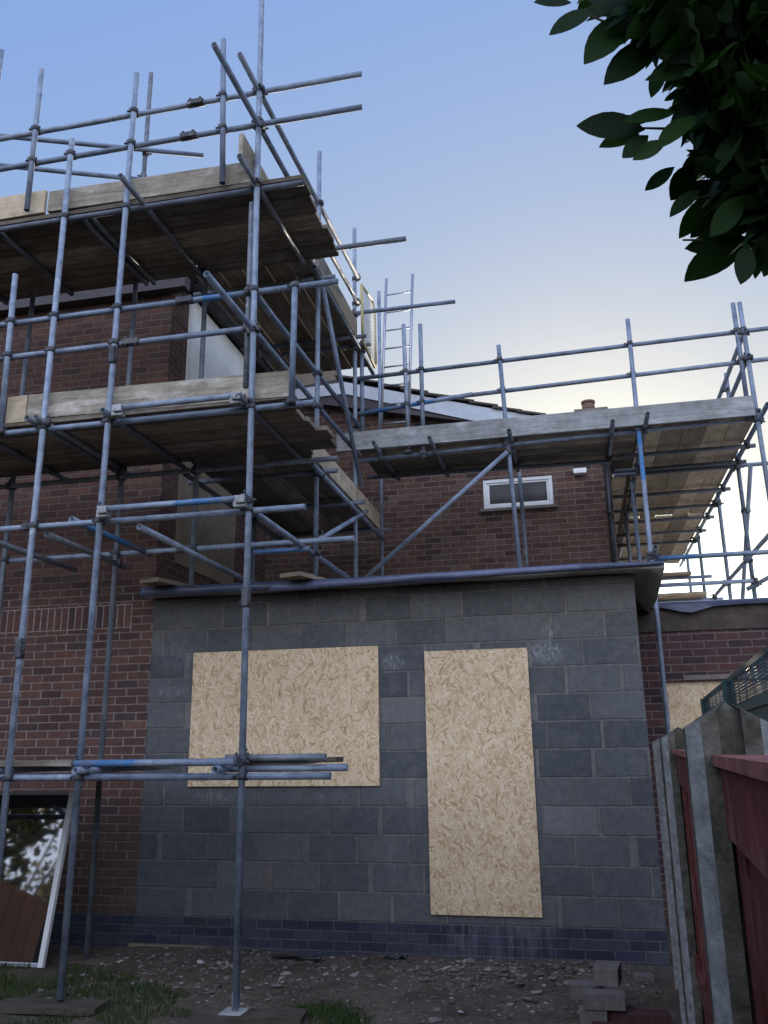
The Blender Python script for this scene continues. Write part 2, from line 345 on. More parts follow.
def world_loc(o):
    v = Vector()
    while o is not None: v = v + o.location; o = o.parent
    return v
def thing(name, label, cat, loc=(0, 0, 0), group=None, kind=None):
    o = bpy.data.objects.new(name, None); COL.objects.link(o); o.location = loc; o.empty_display_size = .1
    return tag(o, label, cat, group, kind)
def tag(o, label, cat, group=None, kind=None):
    o['label'] = label; o['category'] = cat
    if group: o['group'] = group
    if kind: o['kind'] = kind
    return o
def B(a, b, name, mat, parent=None, bev=0., label=None): return MB().box(a, b, bev).build(name, mat, parent, label)

# ------------------------------------------------------------------ ground
def hgt(x, y):
    from mathutils import noise
    return .035 * (noise.noise(Vector((x * .9, y * .9, 0))) + .5 * noise.noise(Vector((x * 2.7, y * 2.7, 3))) + .3 * noise.noise(Vector((x * 8, y * 8, 5)))) - .02
def ground():
    mb = MB(); xs = [-400, -120, -40, -15, -8] + [-5 + i * .11 for i in range(118)] + [9, 14, 40, 120, 400]
    ys = [-400, -120, -45, -22, -14] + [-9 + i * .11 for i in range(84)] + [1.5, 12, 60, 400]
    g = []
    for y in ys:
        row = []
        for x in xs:
            inn = -5 < x < 7.9 and -9 < y < .1
            row.append(mb.b.verts.new((x, y, hgt(x, y) if inn else -.03)))
        g.append(row)
    for j in range(len(ys) - 1):
        for i in range(len(xs) - 1):
            f = mb.b.faces.new((g[j][i], g[j][i + 1], g[j + 1][i + 1], g[j + 1][i])); f.smooth = True
    o = mb.build('ground', 'ground'); o['kind'] = 'structure'; o['label'] = 'bare trodden soil and rubble at the foot of the walls'
ground()

def rubble():
    mb = MB(); rn = random.Random(3)
    def stone(x, y, r):
        z = hgt(x, y); c = Vector((x, y, z + r * .25))
        pts = []
        for k in range(9):
            v = Vector((rn.gauss(0, 1), rn.gauss(0, 1), rn.gauss(0, .7))).normalized() * r * rn.uniform(.7, 1.2)
            pts.append(mb.b.verts.new(c + Vector((v.x * 1.25, v.y, v.z * .7))))
        res = bmesh.ops.convex_hull(mb.b, input=pts)
        junk = list({e for e in res['geom_interior'] + res['geom_unused'] if isinstance(e, bmesh.types.BMVert)})
        if junk: bmesh.ops.delete(mb.b, geom=junk, context='VERTS')
    for i in range(2200):
        x = rn.uniform(-.1, 4.3); y = -rn.uniform(.06, 1.75)
        r = min(.035, .004 + rn.expovariate(1 / .0055)); stone(x, y, r)
    for i in range(420):
        x = rn.gauss(3.15, .45); y = -.45 + rn.gauss(0, .22)
        if y > -.05 or x > 4.3: continue
        r = min(.036, .005 + rn.expovariate(1 / .0075)); stone(x, y, r)
    for i in range(260):
        x = rn.gauss(1.0, .5); y = -.5 + rn.gauss(0, .25)
        if y > -.05: continue
        stone(x, y, min(.04, .007 + rn.expovariate(1 / .008)))
    tag(mb.build('rubble', 'stone'), 'pale broken rubble and stones strewn over the soil along the block wall', 'rubble', kind='stuff')
y_ = B((-30, 11.2, -.024), (60, 90, -.018), 'yard', simple('pale_concrete_yard', (.42, .4, .37), .9, 0, .15, 3)); y_['kind'] = 'structure'  # unseen pale ground added to bounce light up under the right hand deck
rubble()
def grass():
    mb = MB(); rn = random.Random(11)
    from mathutils import noise
    def blade(x, y):
        z = hgt(x, y) - .005; h = rn.uniform(.02, .065); w = rn.uniform(.0025, .005); a = rn.uniform(0, 6.28)
        dx, dy = math.cos(a), math.sin(a); lean = rn.uniform(.1, .8) * h; b = rn.uniform(0, 6.28)
        lx, ly = math.cos(b) * lean, math.sin(b) * lean
        p = [(x - dx * w, y - dy * w, z), (x + dx * w, y + dy * w, z), (x + lx * .4 + dx * w * .7, y + ly * .4 + dy * w * .7, z + h * .6), (x + lx * .4 - dx * w * .7, y + ly * .4 - dy * w * .7, z + h * .6)]
        v = [mb.b.verts.new(q) for q in p]; tip = mb.b.verts.new((x + lx, y + ly, z + h))
        mb.b.faces.new(v); mb.b.faces.new((v[3], v[2], tip))
    n = 0
    while n < 16000:
        x = rn.uniform(-2.6, 1.75); y = rn.uniform(-3.2, -.75)
        lim = 1.25 - max(0, (y + 1.5)) * 1.6
        if x > lim + .5 * noise.noise(Vector((x * 3, y * 3, 1))): continue
        if noise.noise(Vector((x * 2.6, y * 2.6, 9))) < -.12: continue
        blade(x, y); n += 1
    for (cx, cy, r, k) in ((2.15, -1.55, .22, 900), (2.35, -1.75, .2, 500), (3.0, -2.1, .3, 700)):
        for i in range(k): blade(cx + rn.gauss(0, r * .5), cy + rn.gauss(0, r * .35))
    tag(mb.build('grass', 'grass'), 'short trampled green grass at the lower left', 'grass', kind='stuff')
grass()

# ------------------------------------------------------------------ main house
H = thing('brick_house', 'two storey red brick house with a projecting left wing behind the scaffolding', 'house', (0, 3, 0))
mb = MB()      # projecting wing
mb.prism([(-9, 0, -.3), (0, 0, -.3), (0, 3, -.3), (0, 9, -.3), (-9, 9, -.3)], (0, 0, 6.78))
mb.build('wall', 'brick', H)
B((-9, -.003, 2.742), (-.22, .05, 2.973), 'soldier_course', 'soldier', H)
B((-9, -.004, -.3), (-.003, .05, .225), 'plinth', 'blue_brick', H)
# rear range: front wall with window opening x 2.91..3.79, z 4.5..4.9
mb = MB(); y = 3.0
X = [0.002, 2.91, 3.79, 4.5]; Z = [-.3, 4.5, 4.9]
for i in range(3):
    mb.face([(X[i], y, Z[0]), (X[i + 1], y, Z[0]), (X[i + 1], y, Z[1]), (X[i], y, Z[1])])
    if i != 1: mb.face([(X[i], y, Z[1]), (X[i + 1], y, Z[1]), (X[i + 1], y, Z[2]), (X[i], y, Z[2])])
mb.face([(0.002, y, 4.9), (2.91, y, 4.9), (3.79, y, 4.9), (4.5, y, 4.9), (4.5, y, 5.16), (1.1, y, 6.26), (.002, y, 6.26)])
for (a, b) in (((2.91, 4.5), (3.79, 4.5)), ((3.79, 4.5), (3.79, 4.9)), ((3.79, 4.9), (2.91, 4.9)), ((2.91, 4.9), (2.91, 4.5))):
    mb.face([(a[0], y, a[1]), (b[0], y, b[1]), (b[0], y + .12, b[1]), (a[0], y + .12, a[1])])
mb.face([(4.5, 3, -.3), (4.5, 11, -.3), (4.5, 11, 5.16), (4.5, 3, 5.16)])
mb.face([(4.5, 11, -.3), (0.002, 11, -.3), (0.002, 11, 6.26), (1.1, 11, 6.26), (4.5, 11, 5.16)])
mb.build('wall', 'brick_brown', H, 'browner brick wall of the rear range with one small window')
# small window
W = MB()
for (a, b) in (((2.912, 3.015, 4.502), (3.788, 3.075, 4.55)), ((2.912, 3.015, 4.85), (3.788, 3.075, 4.898)), ((2.912, 3.015, 4.55), (2.962, 3.075, 4.85)), ((3.738, 3.015, 4.55), (3.788, 3.075, 4.85))): W.box(a, b, .006)
w = W.build('window', 'white', H)
W = MB()
for (a, b) in (((2.962, 3.03, 4.55), (3.738, 3.065, 4.575)), ((2.962, 3.03, 4.825), (3.738, 3.065, 4.85)), ((2.962, 3.03, 4.575), (2.99, 3.065, 4.825)), ((3.71, 3.03, 4.575), (3.738, 3.065, 4.825))): W.box(a, b, .004)
W.build('sash', 'white', w)
B((2.99, 3.045, 4.575), (3.71, 3.052, 4.825), 'pane', 'pane_dull', w)
B((2.87, 2.95, 4.462), (3.83, 3.014, 4.5), 'sill', 'lintel', w, .005)
mb = MB().cyl((4.455, 2.95, 3.07), (4.455, 2.95, 5.2), .034, n=12)
for zz in (3.5, 4.3, 5.0): mb.cyl((4.455, 2.95, zz), (4.455, 2.95, zz + .07), .041, n=12)
mb.build('downpipe', 'dark', H)
B((4.05, 2.90, 4.86), (4.21, 2.997, 4.925), 'outside_light', 'white', H, .008)
# gable barge and roof of the rear range
def zt(x): return 6.715 - .297 * x
def zb(x): return 6.575 - .324 * x
mb = MB().prism([(1.12, 2.84, zb(1.12)), (4.62, 2.84, zb(4.62)), (4.62, 2.84, zt(4.62)), (1.12, 2.84, zt(1.12)), (.05, 2.84, 6.33), (.05, 2.84, 6.19)], (0, .03, 0)); mb.build('bargeboard', 'barge', H)
mb = MB().prism([(1.12, 2.871, zb(1.12) + .02), (4.6, 2.871, zb(4.6) + .02), (4.6, 2.871, zb(4.6) + .04), (1.12, 2.871, zb(1.12) + .04)], (0, .128, 0)); mb.build('soffit', 'fascia', H)
mb = MB(); n = 13; x0, x1 = 1.0, 4.9
def zr(x): return 6.81 - .317 * x
for k in range(n):
    a = x0 + (x1 - x0) * k / n; b = x0 + (x1 - x0) * (k + 1) / n + .07
    rn = random.Random(k)
    for j in range(26):
        ya = 2.80 + j * .32 + (.012 * rn.random() if j == 0 else 0); yb = ya + .312
        za, zb_ = zr(a) - .01, zr(b) + .028
        o = rn.uniform(-.006, .006)
        mb.prism([(a, ya, za - .02 + o), (b, ya, zb_ - .022 + o), (b, ya, zb_ + o), (a, ya, za + .012 + o)], (0, yb - ya, 0))
mb.build('roof', 'tile', H)
MB().prism([(x0 - 1.0, 2.86, 6.35), (x0, 2.86, zr(x0) - .05), (x1 - .1, 2.86, zr(x1 - .1) - .05), (x1 - .1, 2.86, zr(x1 - .1) - .08), (x0 - 1.0, 2.86, 6.28)], (0, 8.2, 0)).build('roof_lining', 'fascia', H)
# chimney
ch = B((4.24, 6.55, 4.9), (4.70, 7.0, 7.08), 'chimney', 'brick_brown', H)
B((4.19, 6.5, 7.08), (4.75, 7.05, 7.135), 'chimney_cap', 'lintel', ch, .01)
MB().cyl((4.44, 6.7, 7.135), (4.44, 6.7, 7.29), .115, .105, 20).cyl((4.44, 6.7, 7.29), (4.44, 6.7, 7.33), .118, .118, 20).build('chimney_pot', 'clay', ch)
# wing eaves and roof
B((-9, -.13, 6.28), (.2, -.004, 6.42), 'gutter_board', 'fascia', H)
B((.003, -.004, 6.52), (.22, 2.99, 6.62), 'eaves_soffit', 'fascia', H)
MB().prism([(.36, -.2, 6.64), (.36, 4.4, 7.9), (.36, 9.2, 6.64)], (-9.4, 0, 0)).build('wing_roof', 'tile', H)
# tall side opening of the wing: white sheet above, brown board below
wp = B((.003, .40, 4.95), (.022, 2.03, 6.48), 'window_sheet', 'cream', H, label='cream sheet closing the tall side window')
B((.0225, .40, 4.95), (.029, .46, 6.47), 'frame_side', 'white', wp)
B((.003, .37, 3.44), (.02, 1.90, 4.947), 'window_board', 'plybrown', H, label='brown board closing the lower part of the side window')

# ------------------------------------------------------------------ block extension
Xn = thing('block_extension', 'flat roofed single storey extension of grey concrete blocks on a blue brick plinth', 'extension', (2.2, 0, 0))
B((.003, 0, .2255), (4.44, 2.98, 3.0), 'wall', 'block', Xn)
B((.003, -.004, -.3), (4.444, 2.99, .225), 'plinth', 'blue_brick', Xn)
B((-.02, -.05, -.3), (.72, -.0045, .004), 'footing', simple('sandy_footing', (.2, .165, .11), .95, 0, .45, 16, .2, .6), Xn)
# thin flat roof with a drooping right hand edge
mb = MB(); nx, ny = 40, 14
gx = [-.03 + 4.71 * i / nx for i in range(nx + 1)]; gy = [-.2 + 3.19 * j / ny for j in range(ny + 1)]
def rz(x, y):
    d = 0
    if x > 4.5: d = -.17 * .75 * ((x - 4.5) / .18) ** 2 * min(1, max(0, (y + .2) / .9))
    return 3.045 + d + .006 * math.sin(x * 5 + y * 3)
T = [[mb.b.verts.new((x, y, rz(x, y))) for x in gx] for y in gy]
Bt = [[mb.b.verts.new((x, y, rz(x, y) - .035)) for x in gx] for y in gy]
for j in range(ny):
    for i in range(nx):
        for q, fl in ((T, 1), (Bt, 0)):
            f = mb.b.faces.new((q[j][i], q[j][i + 1], q[j + 1][i + 1], q[j + 1][i])); f.smooth = True
for i in range(nx):
    mb.b.faces.new((T[0][i], T[0][i + 1], Bt[0][i + 1], Bt[0][i])); mb.b.faces.new((T[ny][i], T[ny][i + 1], Bt[ny][i + 1], Bt[ny][i]))
for j in range(ny):
    mb.b.faces.new((T[j][0], T[j + 1][0], Bt[j + 1][0], Bt[j][0])); mb.b.faces.new((T[j][nx], T[j + 1][nx], Bt[j + 1][nx], Bt[j][nx]))
rf = mb.build('flat_roof', 'soffit', Xn)
def strip(name, mat, x0, x1, ztop, zlow, yo, n=60, seed=1):
    """hanging membrane edge, slightly wavy, 4 mm thick"""
    from mathutils import noise
    mb = MB(); rows = []
    for i in range(n + 1):
        x = x0 + (x1 - x0) * i / n; k = noise.noise(Vector((x * 1.7, seed, 0))) ; k2 = noise.noise(Vector((x * 5, seed, 4)))
        t = i / n; zl = zlow[0] + (zlow[1] - zlow[0]) * t + .010 * k; zt_ = ztop[0] + (ztop[1] - ztop[0]) * t
        pr = [(x, yo + .12, zt_ + .002), (x, yo, zt_), (x, yo - .006 - .006 * k2, (zt_ + zl) / 2), (x, yo - .004 + .012 * k, zl)]
        rows.append([mb.b.verts.new(p) for p in pr] + [mb.b.verts.new((p[0], p[1] + .006, p[2] - .003)) for p in pr[::-1]])
    for i in range(n):
        for k in range(8):
            f = mb.b.faces.new((rows[i][k], rows[i + 1][k], rows[i + 1][(k + 1) % 8], rows[i][(k + 1) % 8])); f.smooth = True
    mb.b.faces.new(rows[0]); mb.b.faces.new(rows[-1])
    return mb.build(name, mat, rf)
strip('roof_edge', 'membrane', -.03, 2.95, (3.083, 3.06), (3.0, 2.99), -.212, seed=2)
strip('roof_edge', 'membrane_lt', 1.25, 4.0, (3.055, 3.072), (2.985, 3.028), -.226, seed=5)
strip('roof_edge', 'membrane', 3.9, 4.68, (3.078, 3.06), (3.02, 3.035), -.222, seed=8)
# timber ends under the membrane
# OSB sheets
def sheet(name, a, b, label, rot=0):
    o = MB().box(a, b, .0015).build(name, 'osb'); tag(o, label, 'board', 'strand boards over the extension openings')
    for sx in (.05, .95):
        for sz in (.04, .35, .65, .96):
            x = a[0] + (b[0] - a[0]) * sx; z = a[2] + (b[2] - a[2]) * sz
            MB().cyl((x, a[1] - .0015, z), (x, a[1] + .002, z), .005, n=8).build('screw', 'fitting', o)
sheet('strand_board', (.445, -.02, 1.29), (2.205, -.002, 2.478), 'wide strand board sheet covering the left window opening in the block wall')
sheet('strand_board', (2.62, -.02, .295), (3.512, -.002, 2.412), 'tall strand board sheet covering the doorway in the block wall')

# ------------------------------------------------------------------ brick outbuilding at the right
O = thing('brick_outbuilding', 'low dark brick building with a flat felt roof behind the garden fence at the right', 'building', (6.5, 1.6, 0))
mb = MB(); y = 1.6
X = [4.447, 4.775, 5.75, 9.6]; Z = [-.3, 1.15, 2.2, 2.70]
for i in range(3):
    for j in range(3):
        if i == 1 and j == 1: continue
        mb.face([(X[i], y, Z[j]), (X[i + 1], y, Z[j]), (X[i + 1], y, Z[j + 1]), (X[i], y, Z[j + 1])])
mb.face([(4.447, 1.6, -.3), (4.447, 2.99, -.3), (4.447, 2.99, 2.7), (4.447, 1.6, 2.7)]); mb.face([(9.6, 1.6, -.3), (9.6, 9, -.3), (9.6, 9, 2.7), (9.6, 1.6, 2.7)])
for (a, b) in (((4.775, 1.15), (5.75, 1.15)), ((5.75, 1.15), (5.75, 2.2)), ((5.75, 2.2), (4.775, 2.2)), ((4.775, 2.2), (4.775, 1.15))):
    mb.face([(a[0], y, a[1]), (b[0], y, b[1]), (b[0], y + .1, b[1]), (a[0], y + .1, a[1])])
mb.build('wall', 'brick_dark', O)
B((4.447, 1.585, 2.701), (9.6, 1.75, 2.95), 'fascia', 'cladding', O)
B((4.95, 1.592, 2.215), (5.9, 1.66, 2.262), 'lintel', 'lintel', O)
B((4.777, 1.63, 1.153), (5.748, 1.65, 2.198), 'window_board', 'osb', O, label='strand board closing the outbuilding window')
mb = MB(); n = 50
from mathutils import noise as NZ
rows = []
for i in range(n + 1):
    x = 4.447 + 5.25 * i / n; k = NZ.noise(Vector((x * 2.2, 1, 1)))
    droop = .07 * max(0, 1 - abs(x - 5.05) / .25)
    rows.append([mb.b.verts.new(p) for p in ((x, 9, 2.985), (x, 1.56, 2.99), (x, 1.535, 2.965 + .006 * k), (x, 1.54 - droop * .3, 2.935 + .012 * k - droop), (x, 1.55 - droop * .3, 2.935 + .012 * k - droop), (x, 1.56, 2.952), (x, 9, 2.952))])
for i in range(n):
    for k in range(7): mb.b.faces.new((rows[i][k], rows[i + 1][k], rows[i + 1][(k + 1) % 7], rows[i][(k + 1) % 7]))
mb.b.faces.new(rows[0]); mb.b.faces.new(rows[-1])
mb.build('roof', 'membrane', O)
B((4.46, 1.6, 2.992), (9.6, 8.98, 3.0), 'roof_felt', simple('mineral_felt', (.5, .48, .45), .9, 0, .2, 12), O)  # unseen pale layer added to bounce light onto the deck undersides

# ------------------------------------------------------------------ scaffolding
TUBES = {}
def coupler_mesh():
    mb = MB(); k_ = .88
    # one collar round the local Z tube, one round the local Y tube offset in X, bolts and nuts
    mb.cyl((-.026, 0, -.024), (-.026, 0, .024), .034, n=12); mb.cyl((.026, -.024, 0), (.026, .024, 0), .034, n=12)
    mb.box((-.012, -.028, -.028), (.012, .028, .028), .004)
    mb.cyl((-.03, .03, 0), (-.03, .075, 0), .007, n=6); mb.cyl((-.03, .055, 0), (-.03, .068, 0), .013, n=6)
    mb.cyl((.03, 0, .03), (.03, 0, .075), .007, n=6); mb.cyl((.03, 0, .055), (.03, 0, .068), .013, n=6)
    mb.box((-.055, -.012, -.02), (-.03, .04, .02), .003); mb.box((.03, -.02, -.012), (.055, .02, .04), .003)
    for v in mb.b.verts: v.co *= k_
    return mb.mesh('coupler', 'fitting')
CM = coupler_mesh()
def sleeve_mesh():
    mb = MB().cyl((0, 0, -.075), (0, 0, .075), .030, n=12).box((.012, -.024, -.07), (.04, .024, .07), .004)
    for z in (-.045, .045): mb.cyl((.03, -.04, z), (.03, .04, z), .006, n=6).cyl((.03, -.036, z), (.03, -.026, z), .012, n=6)
    return mb.mesh('sleeve', 'fitting')
SM = sleeve_mesh()
def clampblock_mesh():
    mb = MB().box((-.045, -.035, -.045), (.045, .035, .045), .006).box((-.02, -.06, -.02), (.05, -.03, .035), .004).cyl((-.01, -.065, .0), (-.01, .05, .0), .012, n=8)
    return mb.mesh('end_clamp', 'clamp')
KM = clampblock_mesh()
def tube(root, name, p, q, mat='steel'):
    p, q = Vector(p), Vector(q); L = (q - p).length
    o = bpy.data.objects.new(name, MB().pipe(L).mesh(name, mat)); COL.objects.link(o); o.parent = root
    rot = (q - p).to_track_quat('Z', 'Y').to_matrix().to_4x4()
    o.matrix_basis = Matrix.Translation(p - root.location) @ rot
    TUBES.setdefault(root.name, []).append((o, p, q)); return o
def sub(parent_tube, mesh, name, Mw, root):
    o = bpy.data.objects.new(name, mesh); COL.objects.link(o); o.parent = parent_tube
    o.matrix_basis = (Matrix.Translation(root.location) @ parent_tube.matrix_basis).inverted() @ Mw
    return o
def couple(root, cap=110):
    L = TUBES[root.name]; n = 0
    for i in range(len(L)):
        for j in range(i + 1, len(L)):
            o1, p1, q1 = L[i]; o2, p2, q2 = L[j]
            d1, d2 = q1 - p1, q2 - p2; a = d1.normalized(); b = d2.normalized()
            if abs(a.dot(b)) > .93: continue
            r = p1 - p2; A = d1.dot(d1); E_ = d2.dot(d2); f = d2.dot(r); c = d1.dot(r); bb = d1.dot(d2); den = A * E_ - bb * bb
            s_ = min(1, max(0, (bb * f - c * E_) / den)); t_ = (bb * s_ + f) / E_
            if t_ < 0 or t_ > 1: t_ = min(1, max(0, t_)); s_ = min(1, max(0, (bb * t_ - c) / A))
            c1, c2 = p1 + d1 * s_, p2 + d2 * t_
            if (c1 - c2).length > .085 or n >= cap: continue
            xax = c2 - c1
            if xax.length < .004: xax = a.cross(b)
            z = a; x = (xax - z * xax.dot(z)).normalized(); y = z.cross(x)
            Mw = Matrix.Translation((c1 + c2) / 2) @ Matrix((x, y, z)).transposed().to_4x4()
            sub(o1, CM, 'coupler', Mw, root); n += 1
    return n
def sleeve(root, t, k):
    p, q = None, None
    for o, a, b in TUBES[root.name]:
        if o is t: p, q = a, b
    d = (q - p).normalized(); x = d.orthogonal().normalized()
    x = Vector((0, -1, 0)) if abs(d.y) < .8 else Vector((1, 0, 0)); x = (x - d * x.dot(d)).normalized(); y = d.cross(x)
    sub(t, SM, 'sleeve_coupler', Matrix.Translation(p + d * k) @ Matrix((x, y, d)).transposed().to_4x4(), root)
def endclamp(root, t, P):
    sub(t, KM, 'end_clamp', Matrix.Translation(P), root)
def toeboard(root, name, p, q, h, th=.038, mat='toe', label=None):
    """board on edge from p to q (bottom centre line)"""
    p, q = Vector(p), Vector(q); L = (q - p).length
    me = MB().box((0, -th / 2, 0), (L, th / 2, h), .003).mesh(name, mat)
    o = bpy.data.objects.new(name, me); COL.objects.link(o); o.parent = root
    d = (q - p).normalized(); z = Vector((0, 0, 1)); z = (z - d * z.dot(d)).normalized(); y = z.cross(d)
    o.matrix_basis = Matrix.Translation(p - root.location) @ Matrix((d, y, z)).transposed().to_4x4()
    if label: o['label'] = label
    return o
def plank(p, q, width=.225, th=.038, mat='board', label='', group=None, name='scaffold_board', roll=0., cat='board'):
    """loose board, centre line of its underside from p to q"""
    p, q = Vector(p), Vector(q); L = (q - p).length; rn = random.Random(hash((round(p.x, 3), round(p.y, 3), round(p.z, 3))) & 0xffff)
    mb = MB(); n = 8
    segs = [(L * i / n, .004 * rn.uniform(-1, 1)) for i in range(n + 1)]; w = width / 2
    R_ = []
    for (x, dz) in segs:
        R_.append([mb.b.verts.new(v) for v in ((x, -w, dz), (x, w, dz), (x, w, dz + th), (x, -w, dz + th))])
    for i in range(n):
        for k in range(4): mb.b.faces.new((R_[i][k], R_[i + 1][k], R_[i + 1][(k + 1) % 4], R_[i][(k + 1) % 4]))
    mb.b.faces.new(R_[0]); mb.b.faces.new(R_[-1])
    o = bpy.data.objects.new(name, mb.mesh(name, mat)); COL.objects.link(o)
    d = (q - p).normalized(); z = Vector((0, 0, 1)); z = (z - d * z.dot(d)).normalized(); y = z.cross(d)
    o.matrix_basis = Matrix.Translation(p) @ Matrix((d, y, z)).transposed().to_4x4() @ Matrix.Rotation(roll, 4, 'X')
    return tag(o, label, cat, group)

# ---- scaffold round the projecting wing
F = thing('tube_scaffold', 'tall galvanised tube scaffold wrapping the projecting left wing of the house', 'scaffold', (.6, -1.75, 0))
YU, YR = -1.775, -1.727
def adj(x, y, z):      # surveyed on the plane y = -1.75; carried along the sight line to the tube's own plane
    k = (y + 7.4558) / 5.7058 if y in (YU, YR) else 1
    return (3.8995 + (x - 3.8995) * k, y, z if z < .2 else 1.591 + (z - 1.591) * k)
def up(x, z0, z1, y=YU, xt=None, mat='steel', root=F): return tube(root, 'upright_tube', adj(x, y, z0), adj(x if xt is None else xt, y, z1), mat)
P0 = up(-1.0, 0, 8.02); P1 = up(-.15, 0.02, 6.87); P2 = up(.41, .025, 7.45, xt=.44); P3 = up(1.65, .03, 9.3, xt=1.60)
up(-.53, 6.2, 7.7, xt=-.54); U2 = up(1.31, 6.16, 7.64, xt=1.26); up(-.54, 4.12, 5.57, xt=-.57); up(1.95, 4.14, 5.1, xt=1.96)
up(1.565, 4.3, 5.95, y=-1.715, mat='steel_dark')
I1 = up(-.10, -.02, 8.62, y=-.58, mat='steel_dark'); up(.65, 2.99, 6.15, y=-.58, mat='steel_dark')
up(-1.25, 0, 6.3, y=-.58, mat='steel_dark')
S1 = up(1.667, 3.10, 7.62, y=-.17); S2 = up(1.667, 3.08, 7.66, y=1.3); S3 = up(1.667, 3.08, 7.55, y=2.62); up(1.735, 4.82, 6.1, y=1.36)
up(.53, 3.08, 4.1, y=1.2, mat='steel_dark')
def rail(name, x0, x1, z, y=YR, mat='steel', z1=None): return tube(F, name, adj(x0, y, z), adj(x1, y, z if z1 is None else z1), mat)
g1 = rail('guard_rail', -3, 2.51, 7.01); g2 = rail('guard_rail', -3, 2.51, 6.68)
g3 = rail('guard_rail', -3, 2.31, 5.10, mat='blue_e'); g4 = rail('guard_rail', -3, 1.58, 4.785)
rail('ledger', -3, 2.02, 6.045, mat='steel_dark'); l2 = rail('ledger', -3, 2.13, 4.105); l3 = rail('ledger', -3, 2.07, 3.295); rail('ledger', -3, 2.27, 1.425)
rail('spare_tube', 1.45, 2.36, 1.475, y=-1.66); rail('spare_tube', 1.50, 2.22, 1.545, y=-1.70, mat='steel_dark')
for z, mt, xa, xb in ((3.365, 'blue_b', .47, 1.63), (4.18, 'steel', .53, 1.57), (1.52, 'blue_a', .44, 1.63)):
    b = rail('bracing_tube', xa, xb, z, y=-1.85, mat=mt)
    if z > 2: endclamp(F, b, (xa + .03, -1.83, z - .02)); endclamp(F, b, (xb - .03, -1.83, z - .02))
rail('ledger', -3, 2.65, 6.14, y=-.63, mat='steel_dark'); rail('ledger', -3, 2.0, 4.05, y=-.63, mat='steel_dark'); l4 = rail('ledger', -3, 2.12, 3.345, y=-.53); rail('ledger', -3, .15, 1.40, y=-.63, mat='steel_dark')
rail('bracing_tube', 1.2, 1.72, 3.285, y=-.5, mat='blue_a')
def cross(x, z, y0, y1, mat='steel_dark', x1=None): return tube(F, 'transom', (x, y0, z), (x if x1 is None else x1, y1, z), mat)
for x in (.585, 1.61, -.02, .06, -.85, -1.6): cross(x, 6.09, -2.12 if x > .5 else -1.70, -.54, x1=x + .02)
for x in (.46, 1.58, -.2, -.12, -.8, -1.6): cross(x, 4.153, -1.9, -.34)
cross(-.06, 3.245, -1.70, -.42, x1=-.1); cross(.16, 3.345, -1.72, -.42, 'blue_d'); cross(.74, 3.245, -1.72, 1.1, 'steel'); cross(-.6, 3.245, -1.72, -.42)
for x in (.49, 1.52, -.3, -1.1): cross(x, 1.475, -1.93, -.4, 'steel')
# return side rails
tube(F, 'guard_rail', (1.615, -2.62, 4.755), (1.71, 1.25, 4.755)); tube(F, 'guard_rail', (1.62, -1.70, 5.1), (1.71, 1.25, 5.1))
tube(F, 'guard_rail', (1.605, -2.66, 6.65), (1.71, 1.3, 6.65)); tube(F, 'guard_rail', (1.60, -2.17, 7.02), (1.71, 1.3, 6.98))
tube(F, 'ledger', (1.655, -1.68, 3.30), (1.64, 1.3, 3.33)); tube(F, 'ledger', (1.72, -.5, 6.06), (1.72, 2.0, 6.06), 'steel_dark'); tube(F, 'ledger', (1.72, -.5, 4.07), (1.72, 2.5, 4.07))
tube(F, 'ledger', (.5, -.5, 6.06), (.5, 2.0, 6.06), 'steel_dark'); tube(F, 'ledger', (.5, -.5, 4.07), (.5, 2.5, 4.07), 'steel_dark')
for y in (-.2, 1.1, 1.32): tube(F, 'transom', (.35, y, 6.11), (1.85, y, 6.11), 'steel_dark')
for y in (-.1, 1.0, 2.2): tube(F, 'transom', (.35, y, 4.12), (1.85, y, 4.12), 'steel_dark')
tube(F, 'brace', (1.755, -.3, 5.95), (1.755, 1.19, 4.37)); tube(F, 'brace', (1.735, -.37, 3.38), (1.735, 1.54, 4.17))
tube(F, 'tie_tube', (-1.85, -1.33, 7.62), (.48, -.42, 7.60)); tube(F, 'tie_tube', (-1.7, -1.15, 7.36), (-.1, -.50, 7.34))
tube(F, 'guard_rail', (1.45, 1.25, 6.50), (2.86, 1.25, 6.49))
couple(F, 100)
for t, k in ((P1, 2.33), (P2, 4.65), (P3, 2.62), (g1, 4.05), (g2, 4.0), (g3, 4.05), (g4, 3.6), (l3, 2.85), (l4, 3.55)): sleeve(F, t, k)
def plate(t, x, y, z=.0):
    o = MB().box((x - .075, y - .075, z), (x + .075, y + .075, z + .008), .002).cyl((x, y, z + .008), (x, y, z + .11), .018, n=10).mesh('base_plate', 'clamp')
    ob = bpy.data.objects.new('base_plate', o); COL.objects.link(ob); ob.parent = t; ob.matrix_basis = (Matrix.Translation(F.location) @ t.matrix_basis).inverted()
plate(P3, 1.65, YU, .004)
